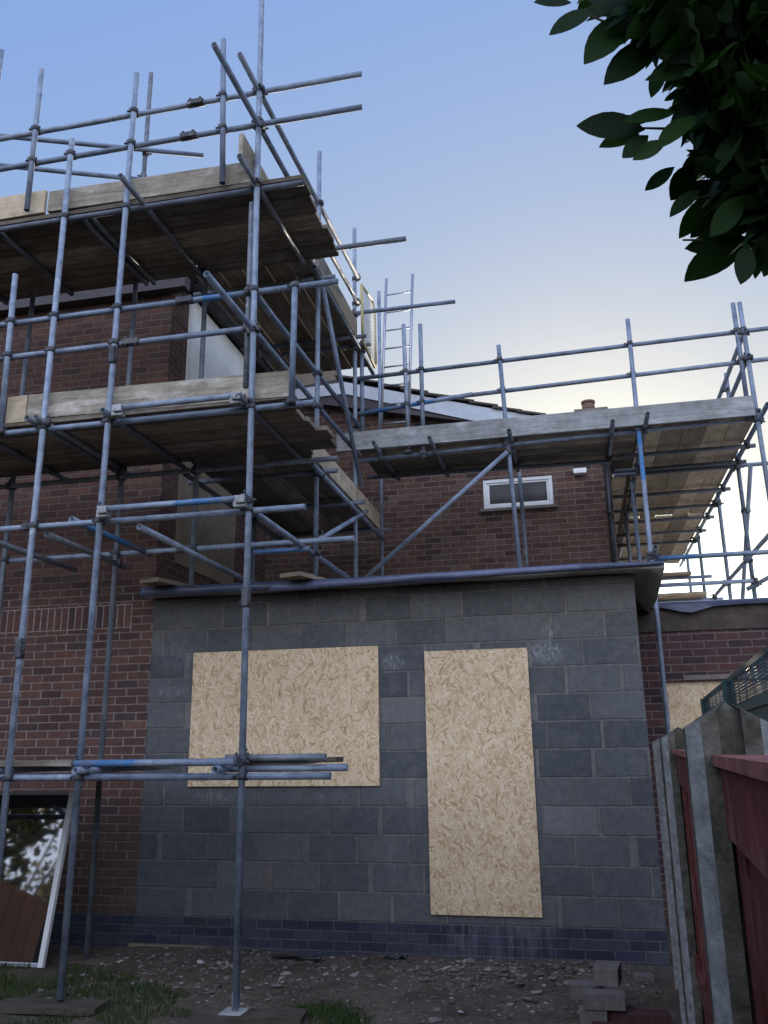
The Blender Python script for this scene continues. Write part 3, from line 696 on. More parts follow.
# toe boards
toeboard(F, 'toe_board', (-3, -1.70, 6.165), (-.385, -1.70, 6.18), .23, mat='fresh'); toeboard(F, 'toe_board', (-.35, -1.70, 6.18), (1.60, -1.70, 6.155), .205)
toeboard(F, 'toe_board', (1.545, -1.95, 6.235), (1.545, -.75, 6.235), .215); toeboard(F, 'toe_board', (-.53, -1.70, 4.205), (-.345, -1.705, 4.205), .235, mat='fresh')
toeboard(F, 'toe_board', (-.34, -1.70, 4.225), (1.955, -1.70, 4.19), .215); toeboard(F, 'toe_board', (-3, -1.70, 4.21), (-.55, -1.70, 4.21), .22)
toeboard(F, 'toe_board', (1.69, -.30, 6.16), (1.69, 1.25, 6.16), .23); toeboard(F, 'toe_board', (1.69, -.35, 4.16), (1.69, 2.35, 4.16), .20, mat='fresh')
ordn = ['outermost', 'second', 'middle', 'fourth', 'innermost']
for i in range(5):
    y = -1.60 + i * .238
    plank((-1.95 - .1 * (i % 2), y, 6.115 + .004 * (i % 2)), (2.0 - .02 * ((i * 7) % 3), y, 6.115), .228, label=f'weathered board, {ordn[i]} of five in the top deck over the left brick front', group='boards of the top front deck')
    plank((-1.95 - .1 * (i % 2), y, 4.178), (1.95 - .03 * ((i * 5) % 3) + (.02 * i if i > 2 else 0), y, 4.178), .226, label=f'weathered board, {ordn[i]} of five in the middle deck over the left brick front', group='boards of the lower front deck')
    x = .62 + i * .238
    plank((x, -.62 + .03 * (i % 2), 6.16), (x, 2.0, 6.16), .226, label=f'dark board, {ordn[4 - i]} of five in the top deck above the cream sheet', group='boards of the top return deck')
    plank((x, -.62 + .03 * (i % 2), 4.222), (x, 2.4, 4.146), .232, label=f'dark board, {ordn[4 - i]} of five in the lower deck above the brown window board', group='boards of the lower return deck')
for i in range(4):
    plank((-2.4, -1.58 + i * .245, 1.50), (.40 - .02 * (i % 2), -1.58 + i * .245, 1.50), .228, label=f'grey board, {["outermost", "second", "third", "innermost"][i]} of four on the lowest tubes at the far left', group='boards on the lowest lift')
    plank((.44, -1.56 + i * .24, 1.50), (2.08 - .05 * (i % 3), -1.56 + i * .24, 1.50), .225, mat='dirty_wood', label=f'dark board, {["outermost", "second", "third", "innermost"][i]} of four on the lowest tubes before the wide strand board', group='boards on the lowest lift')

# ---- scaffold round the rear range
Bk = thing('tube_scaffold', 'galvanised tube scaffold around the rear range and its right hand side with sky behind', 'scaffold', (4.7, 1.3, 0))
YB = 1.275; YBR = 1.325
def bt(name, p, q, mat='steel'): return tube(Bk, name, p, q, mat)
bt('upright_tube', (3.43, YB, 3.06), (3.32, YB, 5.9)); Q = bt('upright_tube', (4.72, YB, 0), (4.72, YB, 6.04), 'blue_c'); bt('upright_tube', (5.81, YB, 4.8), (5.80, YB, 6.09)); RB = bt('upright_tube', (5.91, YB, 2.99), (5.865, YB, 6.09))
bt('upright_tube', (2.28, YB, 4.78), (2.25, YB, 6.29)); bt('upright_tube', (2.445, YB, 4.66), (2.445, YB, 6.27)); bt('upright_tube', (3.44, 2.58, 3.07), (3.40, 2.58, 5.0), 'steel_dark')
bt('guard_rail', (1.66, YBR, 5.70), (7.6, YBR, 5.81)); bt('guard_rail', (1.66, YBR, 5.26), (3.0, YBR, 5.37), 'blue_d'); bt('guard_rail', (2.6, YBR + .02, 5.36), (7.6, YBR, 5.475))
bt('ledger', (1.66, YBR, 4.70), (5.95, YBR, 4.80)); bt('ledger', (4.62, YB - .01, 4.845), (5.85, YB - .01, 4.855), 'blue_d')
bt('ledger', (1.62, 2.06, 4.745), (4.45, 2.06, 4.70), 'steel_dark')
for x in (1.95, 2.56, 3.40, 4.45): bt('transom', (x, .98, 4.775), (x, 2.35, 4.775), 'steel_dark')
bt('transom', (4.79, .92, 4.80), (4.79, 8.3, 4.75), 'steel_dark')
bt('ledger', (5.90, .86, 4.765), (5.90, 8.6, 4.74))
for y in (1.95, 2.5, 2.66, 3.6, 4.35, 5.0, 5.8, 6.5, 7.6): bt('transom', (4.52, y, 4.715), (5.98, y, 4.715), 'steel_dark')
for y, zt_ in ((2.8, 5.95), (4.3, 5.9), (6.4, 5.9), (7.9, 5.9)): bt('upright_tube', (5.945, y, 2.99), (5.945, y, zt_))
bt('guard_rail', (5.87, 1.2, 5.74), (5.90, 8.4, 5.74)); bt('guard_rail', (5.87, 1.2, 5.45), (5.90, 8.4, 5.45))
bt('ledger', (4.70, YBR, 3.40), (7.6, YBR, 3.41), 'blue_a'); bt('ledger', (4.79, 2.72, 3.37), (5.95, 2.72, 3.37)); bt('ledger', (5.9, 1.2, 3.62), (5.9, 8.5, 3.62))
bt('brace', (1.75, 1.22, 3.31), (3.38, 1.22, 4.645)); bt('brace', (5.99, 2.35, 4.62), (5.99, 3.9, 3.2)); bt('brace', (5.86, 2.74, 3.28), (7.2, 2.74, 3.95))
bt('transom', (4.74, .95, 3.44), (4.78, 2.6, 3.44), 'steel_dark')
bt('upright_tube', (4.75, 3.05, 2.99), (4.75, 3.05, 4.75)); bt('upright_tube', (4.75, 4.6, 2.99), (4.75, 4.6, 4.75))
bt('transom', (5.2, 2.75, 4.75), (7.0, 2.75, 4.75)) ; bt('transom', (4.6, 5.2, 3.57), (6.0, 5.2, 3.57)); bt('transom', (4.6, 5.92, 4.03), (6.0, 5.92, 4.03)); bt('upright_tube', (5.3, 7.95, 2.99), (5.3, 7.95, 4.75))
couple(Bk, 100)
toeboard(Bk, 'toe_board', (1.47, 1.235, 4.795), (5.86, 1.235, 4.795), .215, mat='grey_toe')
toeboard(Bk, 'toe_board', (5.855, 1.26, 4.80), (5.855, 5.1, 4.80), .2); toeboard(Bk, 'toe_board', (5.855, 5.11, 4.80), (5.855, 8.4, 4.80), .2)
for i in range(5):
    y = 1.37 + i * .215
    plank((1.72, y, 4.802), (4.71, y, 4.802), .205, label=f'dark board, {ordn[i]} of the five in the deck in front of the small window', group='boards of the rear deck')
for i in range(5):
    x = 5.76 - i * .226
    plank((x, 1.27, 4.79), (x, 5.0 + .05 * (i % 2), 4.79), .219, mat='fresh', label=f'pale board, {ordn[i]} of the five in the near half of the right hand deck', group='boards of the right hand deck')
    plank((x, 5.08, 4.77), (x, 8.5 - .1 * (i % 3), 4.77), .215, mat='fresh', label=f'pale board, {ordn[i]} of the five in the far half of the right hand deck', group='boards of the right hand deck')
plank((4.60, 2.95, 4.79), (4.60, 6.4, 4.79), .17, mat='fresh', label='narrow pale board against the house wall beside the sunlit gap of the right hand deck', group='boards of the right hand deck')
for i in range(3):
    plank((4.70, 5.0 + .24 * i, 3.60), (5.75, 5.0 + .24 * i, 3.60), .22, mat='fresh', label=f'sunlit board low down at the far end of the right hand scaffold, {["nearest", "middle", "farthest"][i]} of three', group='low boards at the far end')
plank((4.75, 5.9, 4.06), (5.7, 5.9, 4.06), .22, mat='fresh', label='single sunlit board crossing above the low far deck of the right hand scaffold')
# ladder
Ld = thing('ladder', 'narrow aluminium ladder standing on the rear deck against the sky', 'ladder', (2.05, 1.6, 4.84))
a0, a1, b0, b1 = Vector((1.89, 1.58, 4.845)), Vector((1.985, 1.62, 7.12)), Vector((2.215, 1.58, 4.845)), Vector((2.31, 1.62, 7.14))
MB().cyl(a0, a1, .017, n=8).build('stile', 'alu', Ld); MB().cyl(b0, b1, .017, n=8).build('stile', 'alu', Ld)
for k in range(9):
    t = .06 + k * .105; MB().cyl(a0.lerp(a1, t), b0.lerp(b1, t), .011, n=8).build('rung', 'alu', Ld)
# yellow gate
G = thing('safety_gate', 'yellow framed mesh gate clamped beside the ladder', 'gate', (1.78, 1.5, 6.1))
pts = [Vector((1.785, 1.16, 6.80)), Vector((1.785, 1.70, 6.90)), Vector((1.785, 1.82, 6.80)), Vector((1.785, 1.87, 6.12)), Vector((1.785, 1.80, 6.05)), Vector((1.785, 1.20, 6.10))]
mb = MB()
for i in range(6): mb.cyl(pts[i], pts[(i + 1) % 6], .016, n=8)
mb.build('frame', 'yellow', G)
mb = MB()
for k in range(17): mb.cyl((1.785, 1.20 + k * .039, 6.09), (1.785, 1.19 + k * .039, 6.84), .0035, n=5)
for k in range(18): mb.cyl((1.788, 1.19, 6.12 + k * .042), (1.788, 1.83, 6.12 + k * .042), .0035, n=5)
mb.build('mesh', 'mesh_white', G)

# sole boards
plank((.16, -.42, 3.088), (.36, .35, 3.088), .22, mat='fresh', label='short pale board lying over the left end of the flat roof edge', name='sole_board', group='boards lying on the flat roof')
plank((1.50, -.40, 3.068), (1.72, .30, 3.068), .22, mat='fresh', label='short pale board under the pole at the middle of the flat roof edge', name='sole_board', group='boards lying on the flat roof')
plank((.02, -1.86, -.025), (.75, -1.80, -.022), .22, mat='dirty_wood', label='muddy board in the grass under the second scaffold pole', name='sole_board')
plank((-.35, -.56, -.05), (.2, -.60, -.05), .18, th=.045, mat='dirty_wood', label='muddy timber under the inner scaffold pole by the brick wall', name='sole_board')
plank((1.35, -1.82, -.035), (2.1, -1.74, -.03), .22, mat='dirty_wood', label='dark muddy board under the middle scaffold pole and its base plate', name='sole_board')

for lx, ly, sx, lab in ((2.35, -.14, .09, 'crumpled black plastic scrap lying against the blue brick plinth'), (1.55, -.2, .2, 'thin dark strip of felt lying by the plinth behind the middle pole')):
    q = random.Random(int(lx * 100)); mb = MB(); n = 7; V_ = [[mb.b.verts.new((lx + (i / (n - 1) - .5) * sx * 2, ly + (j / (n - 1) - .5) * .09, hgt(lx, ly) + .012 + .03 * q.random())) for i in range(n)] for j in range(n)]
    for j in range(n - 1):
        for i in range(n - 1): mb.b.faces.new((V_[j][i], V_[j][i + 1], V_[j + 1][i + 1], V_[j + 1][i]))
    ob = mb.build('plastic_scrap' if lx > 2 else 'felt_strip', 'dark'); sm = ob.modifiers.new('thickness', 'SOLIDIFY'); sm.thickness = .004; tag(ob, lab, 'scrap')
# leaning glazed door frame at far left
D = thing('glazed_door', 'white framed glazed door leaning by the brick wall reflecting trees', 'door', (-.9, -.8, 0))
rot = Matrix.Rotation(R(-11), 3, 'X'); org = (0, -.84, -.01)
def lean(a, b, name, mat, bev=.004, parent=D):
    return MB().box(a, b, bev, rot=rot, org=org).build(name, mat, parent)
lean((-.35, -.87, -.02), (-.305, -.83, 1.30), 'stile', 'white'); lean((-1.75, -.87, -.02), (-1.705, -.83, 1.30), 'stile', 'white')
lean((-1.705, -.868, -.02), (-.35, -.832, .012), 'bottom_rail', 'alu'); lean((-1.705, -.868, 1.27), (-.35, -.832, 1.30), 'top_rail', 'alu'); lean((-1.705, -.868, 1.19), (-.35, -.835, 1.27), 'head_board', 'void')
lean((-1.705, -.852, .012), (-.35, -.842, 1.19), 'pane', 'glass', 0)

# ------------------------------------------------------------------ loose bricks lower right
def brick(label, c, size, rz, mat, name='loose_brick', tilt=0):
    sx, sy, sz = size
    o = MB().box((-sx / 2, -sy / 2, 0), (sx / 2, sy / 2, sz), .004).build(name, mat)
    o.location = c; o.rotation_euler = (tilt, 0, R(rz)); return tag(o, label, 'brick', 'loose bricks in the heap by the fence')
brick('grey brick on top of the heap, lying crosswise', (3.965, -1.40, .175), (.15, .215, .102), -8, 'greyblock')
brick('grey brick laid flat under the top brick, its long side to the front', (3.93, -1.60, .085), (.24, .12, .088), 4, 'greyblock')
brick('grey brick at the left back of the heap', (3.83, -1.40, .085), (.2, .11, .088), 6, 'greyblock')
brick('grey brick at the bottom left of the heap', (3.86, -1.60, -.012), (.16, .11, .095), 2, 'greyblock')
brick('dark red brick at the bottom middle of the heap', (4.02, -1.57, -.012), (.14, .12, .095), -3, 'purplebrick')
brick('dark red brick at the right of the heap nearest the fence', (4.18, -1.62, -.01), (.24, .13, .09), 3, 'purplebrick')
brick('dark red brick half buried at the front of the heap', (3.98, -1.78, -.03), (.26, .12, .075), -2, 'purplebrick')
brick('pale grey brick at the back left under the top brick', (3.92, -1.38, -.012), (.22, .2, .095), 0, 'greyblock')
o = brick('pale brick fragment lying alone on the soil near the wall corner', (4.22, -.55, -.01), (.13, .09, .05), 12, 'greyblock')
del o['group']

# ------------------------------------------------------------------ fence of concrete posts and red panels
fd = Vector((.0682, .9977, 0)); fr = Vector((.9977, -.0682, 0)); C0 = Vector((3.8995, -7.4558, 0))
def fp(d, l, z): return C0 + fd * d + fr * l + Vector((0, 0, z))
Fe = thing('garden_fence', 'garden fence of dark red panels slotted between weathered concrete posts', 'fence', fp(3, .113, 0))
def post(d):
    mb = MB(); w, t, c = .058, .05, .02; zt_, zp = 1.615, 1.652; sw, sd = .015, .022
    prof = [(-w + c, -t), (-sw, -t), (-sw, -t + sd), (sw, -t + sd), (sw, -t), (w - c, -t), (w, -t + c), (w, t - c), (w - c, t), (sw, t), (sw, t - sd), (-sw, t - sd), (-sw, t), (-w + c, t), (-w, t - c), (-w, -t + c)]
    n = len(prof); A = [mb.b.verts.new(fp(d + q, .113 + p, -.1)) for p, q in prof]
    T_ = [mb.b.verts.new(fp(d + q, .113 + p, zt_ + (.03 * (1 - abs(p) / w)))) for p, q in prof]
    for i in range(n): mb.b.faces.new((A[i], A[(i + 1) % n], T_[(i + 1) % n], T_[i]))
    top = mb.b.verts.new(fp(d, .113, zp))
    for i in range(n): mb.b.faces.new((T_[i], T_[(i + 1) % n], top))
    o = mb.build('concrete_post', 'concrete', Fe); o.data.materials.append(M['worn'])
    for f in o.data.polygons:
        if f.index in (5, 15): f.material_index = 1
    return o
PD = [-.53, 1.32, 3.15, 4.98, 6.81]
for d in PD: post(d)
def lbox(mb, d0, d1, l0, l1, z0, z1):
    mb.prism([fp(d0, l0, z0), fp(d0, l1, z0), fp(d0, l1, z1), fp(d0, l0, z1)], fd * (d1 - d0))
for i in range(4):
    d0, d1 = PD[i] + .034, PD[i + 1] - .034
    mb = MB()
    n = 15
    for k in range(n):
        a = d0 + (d1 - d0) * k / n; b = d0 + (d1 - d0) * (k + 1) / n + .008; o_ = .004 * (k % 2)
        lbox(mb, a, min(b, d1), .103 + o_, .113 + o_, .18, 1.53)
    pn = mb.build('panel', 'red_wood', Fe)
    mb = MB(); lbox(mb, d0, d1, .085, .143, 1.564, 1.578); mb.build('capping', 'red_worn', pn)
    mb = MB(); lbox(mb, d0 + .01, d1 - .01, .094, .103, 1.475, 1.5635); lbox(mb, d0 + .01, d1 - .01, .09, .103, .9, .96); lbox(mb, d0 + .01, d1 - .01, .09, .103, .2, .27); mb.build('batten', 'red_wood', pn)
    mb = MB(); lbox(mb, d0, d1, .095, .135, -.1, .175); mb.build('gravel_board', 'concrete', pn)

# green mesh fence behind
Gf = thing('mesh_fence', 'dark green steel mesh fence standing behind the red panelled fence', 'fence', fp(5.5, .46, 0))
def gp(d, l, z): return fp(d, l + .46, z)
def gbox(name, d0, d1, l0, l1, z0, z1, mat='green', rnd=0):
    mb = MB(); mb.prism([gp(d0, l0, z0), gp(d0, l1, z0), gp(d0, l1, z1), gp(d0, l0, z1)], fd * (d1 - d0)); return mb.build(name, mat, Gf)
for d in (3.0, 5.0, 6.92): gbox('post', d, d + .075, -.03, .03, -.1, 1.925)
for d0, d1 in ((3.075, 5.0), (5.075, 6.92)):
    gbox('top_rail', d0, d1, -.012, .012, 1.908, 1.93); gbox('mid_rail', d0, d1, -.015, .015, 1.735, 1.775)
    mb = MB()
    for off, z0_, k_n in ((-.014, 1.783, 9), (.014, 1.789, 9)):
        for k in range(k_n): mb.cyl(gp(d0, off, z0_ + k * .0142), gp(d1, off, z0_ + k * .0142), .0026, n=5)
        d = d0 + .1
        while d < d1: mb.cyl(gp(d, off, 1.775), gp(d, off, 1.908), .002, n=5); d += .3
    mb.build('wire_mesh', 'green_lt', Gf)
    mb = MB(); d = d0 + .02
    while d < d1 - .06: mb.prism([gp(d, -.006, .1), gp(d, .006, .1), gp(d, .006, 1.734), gp(d, -.006, 1.734)], fd * .062); d += .085
    mb.build('pale', 'green', Gf)

# ------------------------------------------------------------------ overhanging evergreen tree (upper right)
CAMP = Vector((3.89950381, -7.45575796, 1.59107716))
CR = Vector((.97615289, .21672419, -.01249654)); CU = Vector((.06977706, -.2587325, .96342548)); CF = Vector((-.20556435, .94132254, .26768485)); FPX = 853.630775
def ray(px, py, d): return CAMP + d * (CF + CR * ((px - 384) / FPX) + CU * ((512 - py) / FPX))
T = thing('evergreen_tree', 'broad leaved evergreen tree with dark glossy leaves overhanging the upper right', 'tree', (5.75, -5.6, 0))
rn = random.Random(21)
lf = MB()
def leaf(base, tip, w, nrm, cup=.25, droop=.12):
    d = tip - base; L = d.length; d = d / L; s_ = d.cross(nrm)
    if s_.length < 1e-4: s_ = d.orthogonal()
    s_.normalize(); n_ = s_.cross(d)
    prof = [(0, .05), (.08, .3), (.2, .66), (.35, .92), (.5, 1.0), (.65, .93), (.8, .68), (.92, .33), (1, .02)]
    prev = None
    for (t_, k) in prof:
        c = base + d * (L * t_) - n_ * (droop * L * t_ * t_); e = n_ * (cup * k * w)
        cur = (lf.b.verts.new(c - s_ * k * w + e), lf.b.verts.new(c), lf.b.verts.new(c + s_ * k * w + e))
        if prev:
            for a in (0, 1):
                f = lf.b.faces.new((prev[a], prev[a + 1], cur[a + 1], cur[a])); f.smooth = True
        prev = cur
def rv(): return Vector((rn.gauss(0, 1), rn.gauss(0, 1), rn.gauss(0, 1))).normalized()
SIL = [((270, 25), (140, 97)), ((370, 40), (240, 187)), ((450, 110), (300, 237)), ((475, 170), (430, 277)), ((205, 8), (98, -2)), ((415, 372), (220, 352)), ((505, 320), (355, 345)), ((420, 350), (285, 350)),
       ((400, 383), (283, 425)), ((425, 388), (348, 455)), ((475, 405), (380, 458)), ((500, 478), (415, 547)), ((560, 470), (488, 575)), ((570, 545), (487, 612)), ((600, 560), (518, 678)), ((650, 590), (545, 682)),
       ((720, 690), (535, 708)), ((700, 692), (528, 812)), ((712, 700), (692, 812)), ((740, 700), (735, 797)), ((715, 650), (620, 672)), ((775, 640), (700, 662)), ((800, 660), (760, 790)), ((330, 20), (230, 40)), ((520, 260), (470, 290)),
       ((360, 60), (300, 110)), ((460, 60), (380, 170)), ((520, 160), (440, 230)), ((560, 330), (450, 420)), ((600, 420), (520, 520)), ((640, 500), (560, 600)), ((700, 560), (610, 670)), ((760, 560), (690, 650))]
for (bx, by), (tx, ty) in SIL:
    d = rn.uniform(2.35, 2.75)
    b_ = ray(500 + bx / 2.866, by / 2.866, d); t_ = ray(500 + tx / 2.866, ty / 2.866, d + rn.uniform(-.06, .03))
    nv = (CF * -1 + Vector((0, 0, .35)) + rv() * .3)
    leaf(b_, t_, (t_ - b_).length * rn.uniform(.19, .24), nv, rn.uniform(.05, .3), rn.uniform(-.05, .12))
def edge_x(py):     # left limit of the dense crown at each height, in image pixels
    P_ = [(-260, 470), (-60, 545), (0, 585), (40, 640), (85, 665), (130, 672), (175, 690), (215, 712), (232, 740), (300, 800), (340, 900)]
    for (a, xa), (b, xb) in zip(P_, P_[1:]):
        if a <= py <= b: return xa + (xb - xa) * (py - a) / (b - a)
    return 1e9
clumps = 0; twig_tips = []
while clumps < 900:
    px, py = (rn.uniform(470, 1150), rn.uniform(-260, 330)) if clumps > 520 else (rn.uniform(540, 800), rn.uniform(-20, 300)); ex = edge_x(py)
    if px < ex + 30 or (px > 900 and py > 300): continue
    d = rn.uniform(2.3, 4.3); c = ray(px, py, d)
    clumps += 1; ax = (CR * -.9 + Vector((0, 0, -.15)) + rv() * .7).normalized(); o1 = ax.orthogonal().normalized(); o2 = ax.cross(o1)
    twig_tips.append(c); ph = rn.uniform(0, 6.28)
    for k in range(8):          # leaves spiral round the twig tip
        a = ph + k * 2.4; dr = (ax * rn.uniform(.35, 1.0) + (o1 * math.cos(a) + o2 * math.sin(a)) * rn.uniform(.6, 1.0)).normalized(); L = rn.uniform(.09, .155)
        b_ = c - ax * (.012 * k); t_ = b_ + dr * L
        leaf(b_ + dr * .008, t_, L * rn.uniform(.18, .24), ax + Vector((0, 0, .6)) + rv() * .35, rn.uniform(.05, .35), rn.uniform(-.02, .22))
lf.build('foliage', 'leaf', T)
tr = MB(); base = Vector((5.75, -5.6, -.1))
def limb(pts, r0, r1, n=9):
    m = len(pts) - 1
    for i in range(m): tr.cyl(pts[i], pts[i + 1], r0 + (r1 - r0) * i / m, r0 + (r1 - r0) * (i + 1) / m, n)
trunk_top = Vector((5.6, -5.5, 3.4))
limb([base, Vector((5.72, -5.62, 1.2)), Vector((5.62, -5.55, 2.3)), trunk_top, Vector((5.45, -5.4, 4.4))], .11, .045)
tr.build('trunk', 'bark', T)
tr = MB()
hub = [ray(700, 60, 3.2), ray(760, 140, 3.0), ray(820, 30, 3.6), ray(690, -120, 3.4)]
for hb in hub: limb([trunk_top + Vector((0, 0, -.5)), trunk_top.lerp(hb, .5) + Vector((0, 0, .15)), hb], .035, .014, 7)
for c in twig_tips[::3]:
    hb = min(hub, key=lambda h: (h - c).length); limb([hb, hb.lerp(c, .6) + rv() * .03, c], .008, .003, 5)
for (pa, pb) in (((760, 240), (683, 240)), ((700, 60), (580, 12)), ((720, 130), (640, 128)), ((740, 190), (690, 200))):
    limb([ray(*pa, 2.7), ray(*pb, 2.5)], .007, .003, 5)
tr.build('branch', 'bark', T)

# ------------------------------------------------------------------ garden behind the viewpoint (partly seen in the glass, partly added to block light)
def far_tree(x, y, h, r, seed, label, n=2600):
    q = random.Random(seed); t = thing('garden_tree', label, 'tree', (x, y, 0), 'trees beyond the garden fence')
    MB().cyl((x, y, -.1), (x, y, h * .55), .16, .07, 9).build('trunk', 'bark', t)
    mb = MB()
    for k in range(9):
        a = q.uniform(0, 6.28); e = Vector((x + math.cos(a) * r * .7, y + math.sin(a) * r * .7, h * q.uniform(.55, .95)))
        mb.cyl((x, y, h * q.uniform(.25, .5)), e, .06, .012, 6)
    mb.build('limb', 'bark', t)
    mb = MB(); cl = []
    for k in range(46):
        v = Vector((q.gauss(0, 1), q.gauss(0, 1), q.gauss(0, 1))).normalized() * q.uniform(.45, 1)
        cl.append((Vector((x + v.x * r, y + v.y * r, h * .62 + v.z * h * .38)), q.uniform(.35, .75)))
    for i in range(n):
        c, s_ = q.choice(cl); p = c + Vector((q.gauss(0, s_ * .5), q.gauss(0, s_ * .5), q.gauss(0, s_ * .45)))
        a = Vector((q.gauss(0, 1), q.gauss(0, 1), q.gauss(0, 1))).normalized(); b = a.orthogonal().normalized(); c2 = a.cross(b); w = q.uniform(.04, .085)
        mb.face([p - b * w * 1.6, p - c2 * w, p + b * w * 1.6, p + c2 * w])
    mb.build('crown', 'leaf_far', t)
far_tree(-7.5, -15.5, 6.5, 2.3, 1, 'rounded garden tree beyond the back fence, left of the house axis')
far_tree(-11.5, -16.5, 7.5, 2.6, 2, 'taller spreading garden tree further along the back fence')
far_tree(-3.5, -17, 6.0, 2.2, 3, 'smaller garden tree at the near end of the back fence')
hd = thing('evergreen_hedge', 'clipped dark evergreen hedge behind the viewpoint', 'hedge', (-.5, -10.2, 0))  # unseen, added to keep light off the lower wall
mb = MB(); q = random.Random(5)
for i in range(9000):
    p = Vector((q.uniform(-4.2, 3.4), -10.2 + q.uniform(-.55, .55), q.uniform(0, 3.3) + .12 * math.sin(i)))
    a = Vector((q.gauss(0, 1), q.gauss(0, 1), q.gauss(0, 1))).normalized(); b = a.orthogonal().normalized(); c2 = a.cross(b); w = q.uniform(.05, .1)
    mb.face([p - b * w * 1.5, p - c2 * w, p + b * w * 1.5, p + c2 * w])
mb.build('foliage', 'leaf', hd)
mb = MB()
for k in range(12): mb.cyl((-4 + k * .65, -10.2, -.1), (-4 + k * .65 + .05, -10.2, 2.6), .04, .015, 6)
mb.build('stem', 'bark', hd)
far_tree(-5.6, -6.5, 5.2, 1.7, 4, 'bushy brown leaved tree just over the left boundary fence', 1900)
lf2 = thing('side_fence', 'weathered brown timber fence along the left garden boundary', 'fence', (-3.3, -6, 0))  # added to shade the lower left walls; also shows in the door glass
mb = MB()
for k in range(56): mb.box((-3.3 - .006 * (k % 2), -9.7 + k * .15, 0), (-3.285 - .006 * (k % 2), -9.7 + k * .15 + .146, 1.42))
mb.build('panel', simple('side_fence_wood', (.34, .14, .055), .85, 0, .35, 8), lf2)
for k in range(5): B((-3.38, -9.6 + k * 1.9, -.1), (-3.31, -9.53 + k * 1.9, 1.47), 'post', 'bark', lf2)
bf = thing('timber_fence', 'orange brown timber fence closing the garden behind the viewpoint', 'fence', (-4, -13, 0))
mb = MB()
for k in range(150): mb.box((-16 + k * .15, -13.0 - .006 * (k % 2), 0), (-16 + k * .15 + .144, -12.98 - .006 * (k % 2), 1.8))
mb.build('panel', simple('orange_fence_wood', (.3, .12, .05), .8, 0, .3, 8), bf)

# ------------------------------------------------------------------ camera, light, world
cam = bpy.data.cameras.new('camera'); co = bpy.data.objects.new('camera', cam); COL.objects.link(co)
cam.sensor_fit = 'VERTICAL'; cam.sensor_height = 24; cam.lens = FPX / 1024 * 24; cam.clip_start = .03; cam.clip_end = 2000
co.matrix_world = Matrix.Translation(CAMP) @ Matrix((CR, CU, -CF)).transposed().to_4x4()
S.camera = co
AZ, EL = 2.0, 12.0
EXPO = 1.5
SKY_K = 1 / (.12 * 2 ** EXPO)
SKY = ((.25, .836, .67, .0015), (.396, 1.42, .43, .006), (.77, 2.44, -.13, .0065)); FILL_RGB = (2.15, 2.4, 3.1)
sd = Vector((math.sin(R(AZ)) * math.cos(R(EL)), math.cos(R(AZ)) * math.cos(R(EL)), math.sin(R(EL))))
sun = bpy.data.lights.new('sun', 'SUN'); sun.energy = 2.2; sun.angle = R(.5); sun.color = (1, .86, .68)
so = bpy.data.objects.new('sun', sun); COL.objects.link(so); so.rotation_euler = sd.to_track_quat('Z', 'Y').to_euler()
w = bpy.data.worlds.new('World'); S.world = w; w.use_nodes = True; nt = w.node_tree; nt.nodes.clear()
sk = nt.nodes.new('ShaderNodeTexSky'); sk.sky_type = 'NISHITA'; sk.sun_disc = False; sk.sun_elevation = R(EL); sk.sun_rotation = R(AZ)
sk.air_density = 1.0; sk.dust_density = .4; sk.ozone_density = 2.0; sk.altitude = 50
bg = nt.nodes.new('ShaderNodeBackground'); bg.inputs[1].default_value = .12
def wn(op, *v, clamp=False, typ='ShaderNodeMath'):
    n = nt.nodes.new(typ); n.operation = op
    if typ == 'ShaderNodeMath': n.use_clamp = clamp
    for i, x in enumerate(v):
        if isinstance(x, bpy.types.NodeSocket): nt.links.new(x, n.inputs[i])
        else: n.inputs[i].default_value = x
    return n.outputs[0]
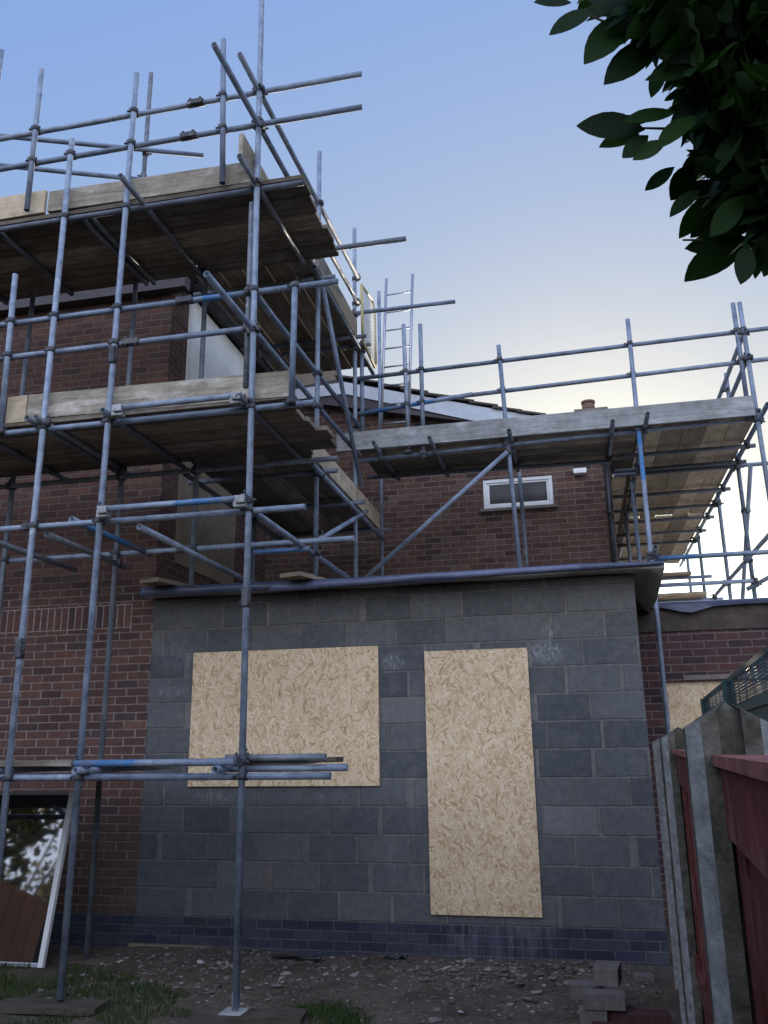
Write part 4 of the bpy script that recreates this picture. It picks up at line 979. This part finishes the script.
# grade of the sky's own radiance: hazy lavender air, and an added, unseen wall-brightening cloud behind the viewpoint
sp = nt.nodes.new('ShaderNodeSeparateColor'); nt.links.new(sk.outputs[0], sp.inputs[0])
cc = nt.nodes.new('ShaderNodeCombineColor')
for i, (amp, ref, ex, gl) in enumerate(SKY):
    p_ = wn('MULTIPLY', wn('POWER', wn('DIVIDE', wn('MAXIMUM', sp.outputs[i], .02), ref), ex), amp)
    nt.links.new(wn('MULTIPLY', wn('MULTIPLY_ADD', wn('POWER', sp.outputs[0], 2.0), gl, p_), SKY_K), cc.inputs[i])
tc = nt.nodes.new('ShaderNodeTexCoord'); sx = nt.nodes.new('ShaderNodeSeparateXYZ'); nt.links.new(tc.outputs['Generated'], sx.inputs[0])
nz = nt.nodes.new('ShaderNodeTexNoise'); nz.inputs['Scale'].default_value = 3.0; nz.inputs['Detail'].default_value = 6; nt.links.new(tc.outputs['Generated'], nz.inputs['Vector'])
def mr(v, a_, b_):
    n = nt.nodes.new('ShaderNodeMapRange'); n.interpolation_type = 'SMOOTHSTEP'; nt.links.new(v, n.inputs[0]); n.inputs[1].default_value = a_; n.inputs[2].default_value = b_; return n.outputs[0]
back_fill = wn('MULTIPLY', mr(sx.outputs[1], -.05, -.6), wn('MULTIPLY', mr(sx.outputs[2], -.02, .25), mr(nz.outputs[0], .2, .55)))
mxw = nt.nodes.new('ShaderNodeMix'); mxw.data_type = 'RGBA'; nt.links.new(back_fill, mxw.inputs[0]); nt.links.new(cc.outputs[0], mxw.inputs[6]); mxw.inputs[7].default_value = (*[c * SKY_K for c in FILL_RGB], 1)
nt.links.new(mxw.outputs[2], bg.inputs[0])
ou = nt.nodes.new('ShaderNodeOutputWorld'); nt.links.new(bg.outputs[0], ou.inputs[0])
vs = S.view_settings; S.display_settings.display_device = 'sRGB'
vs.view_transform = 'Standard'; vs.look = 'None'; vs.gamma = 1; vs.use_curve_mapping = False; vs.exposure = EXPO
S.cycles.max_bounces = 6; S.cycles.diffuse_bounces = 3; S.cycles.glossy_bounces = 2; S.cycles.transmission_bounces = 2
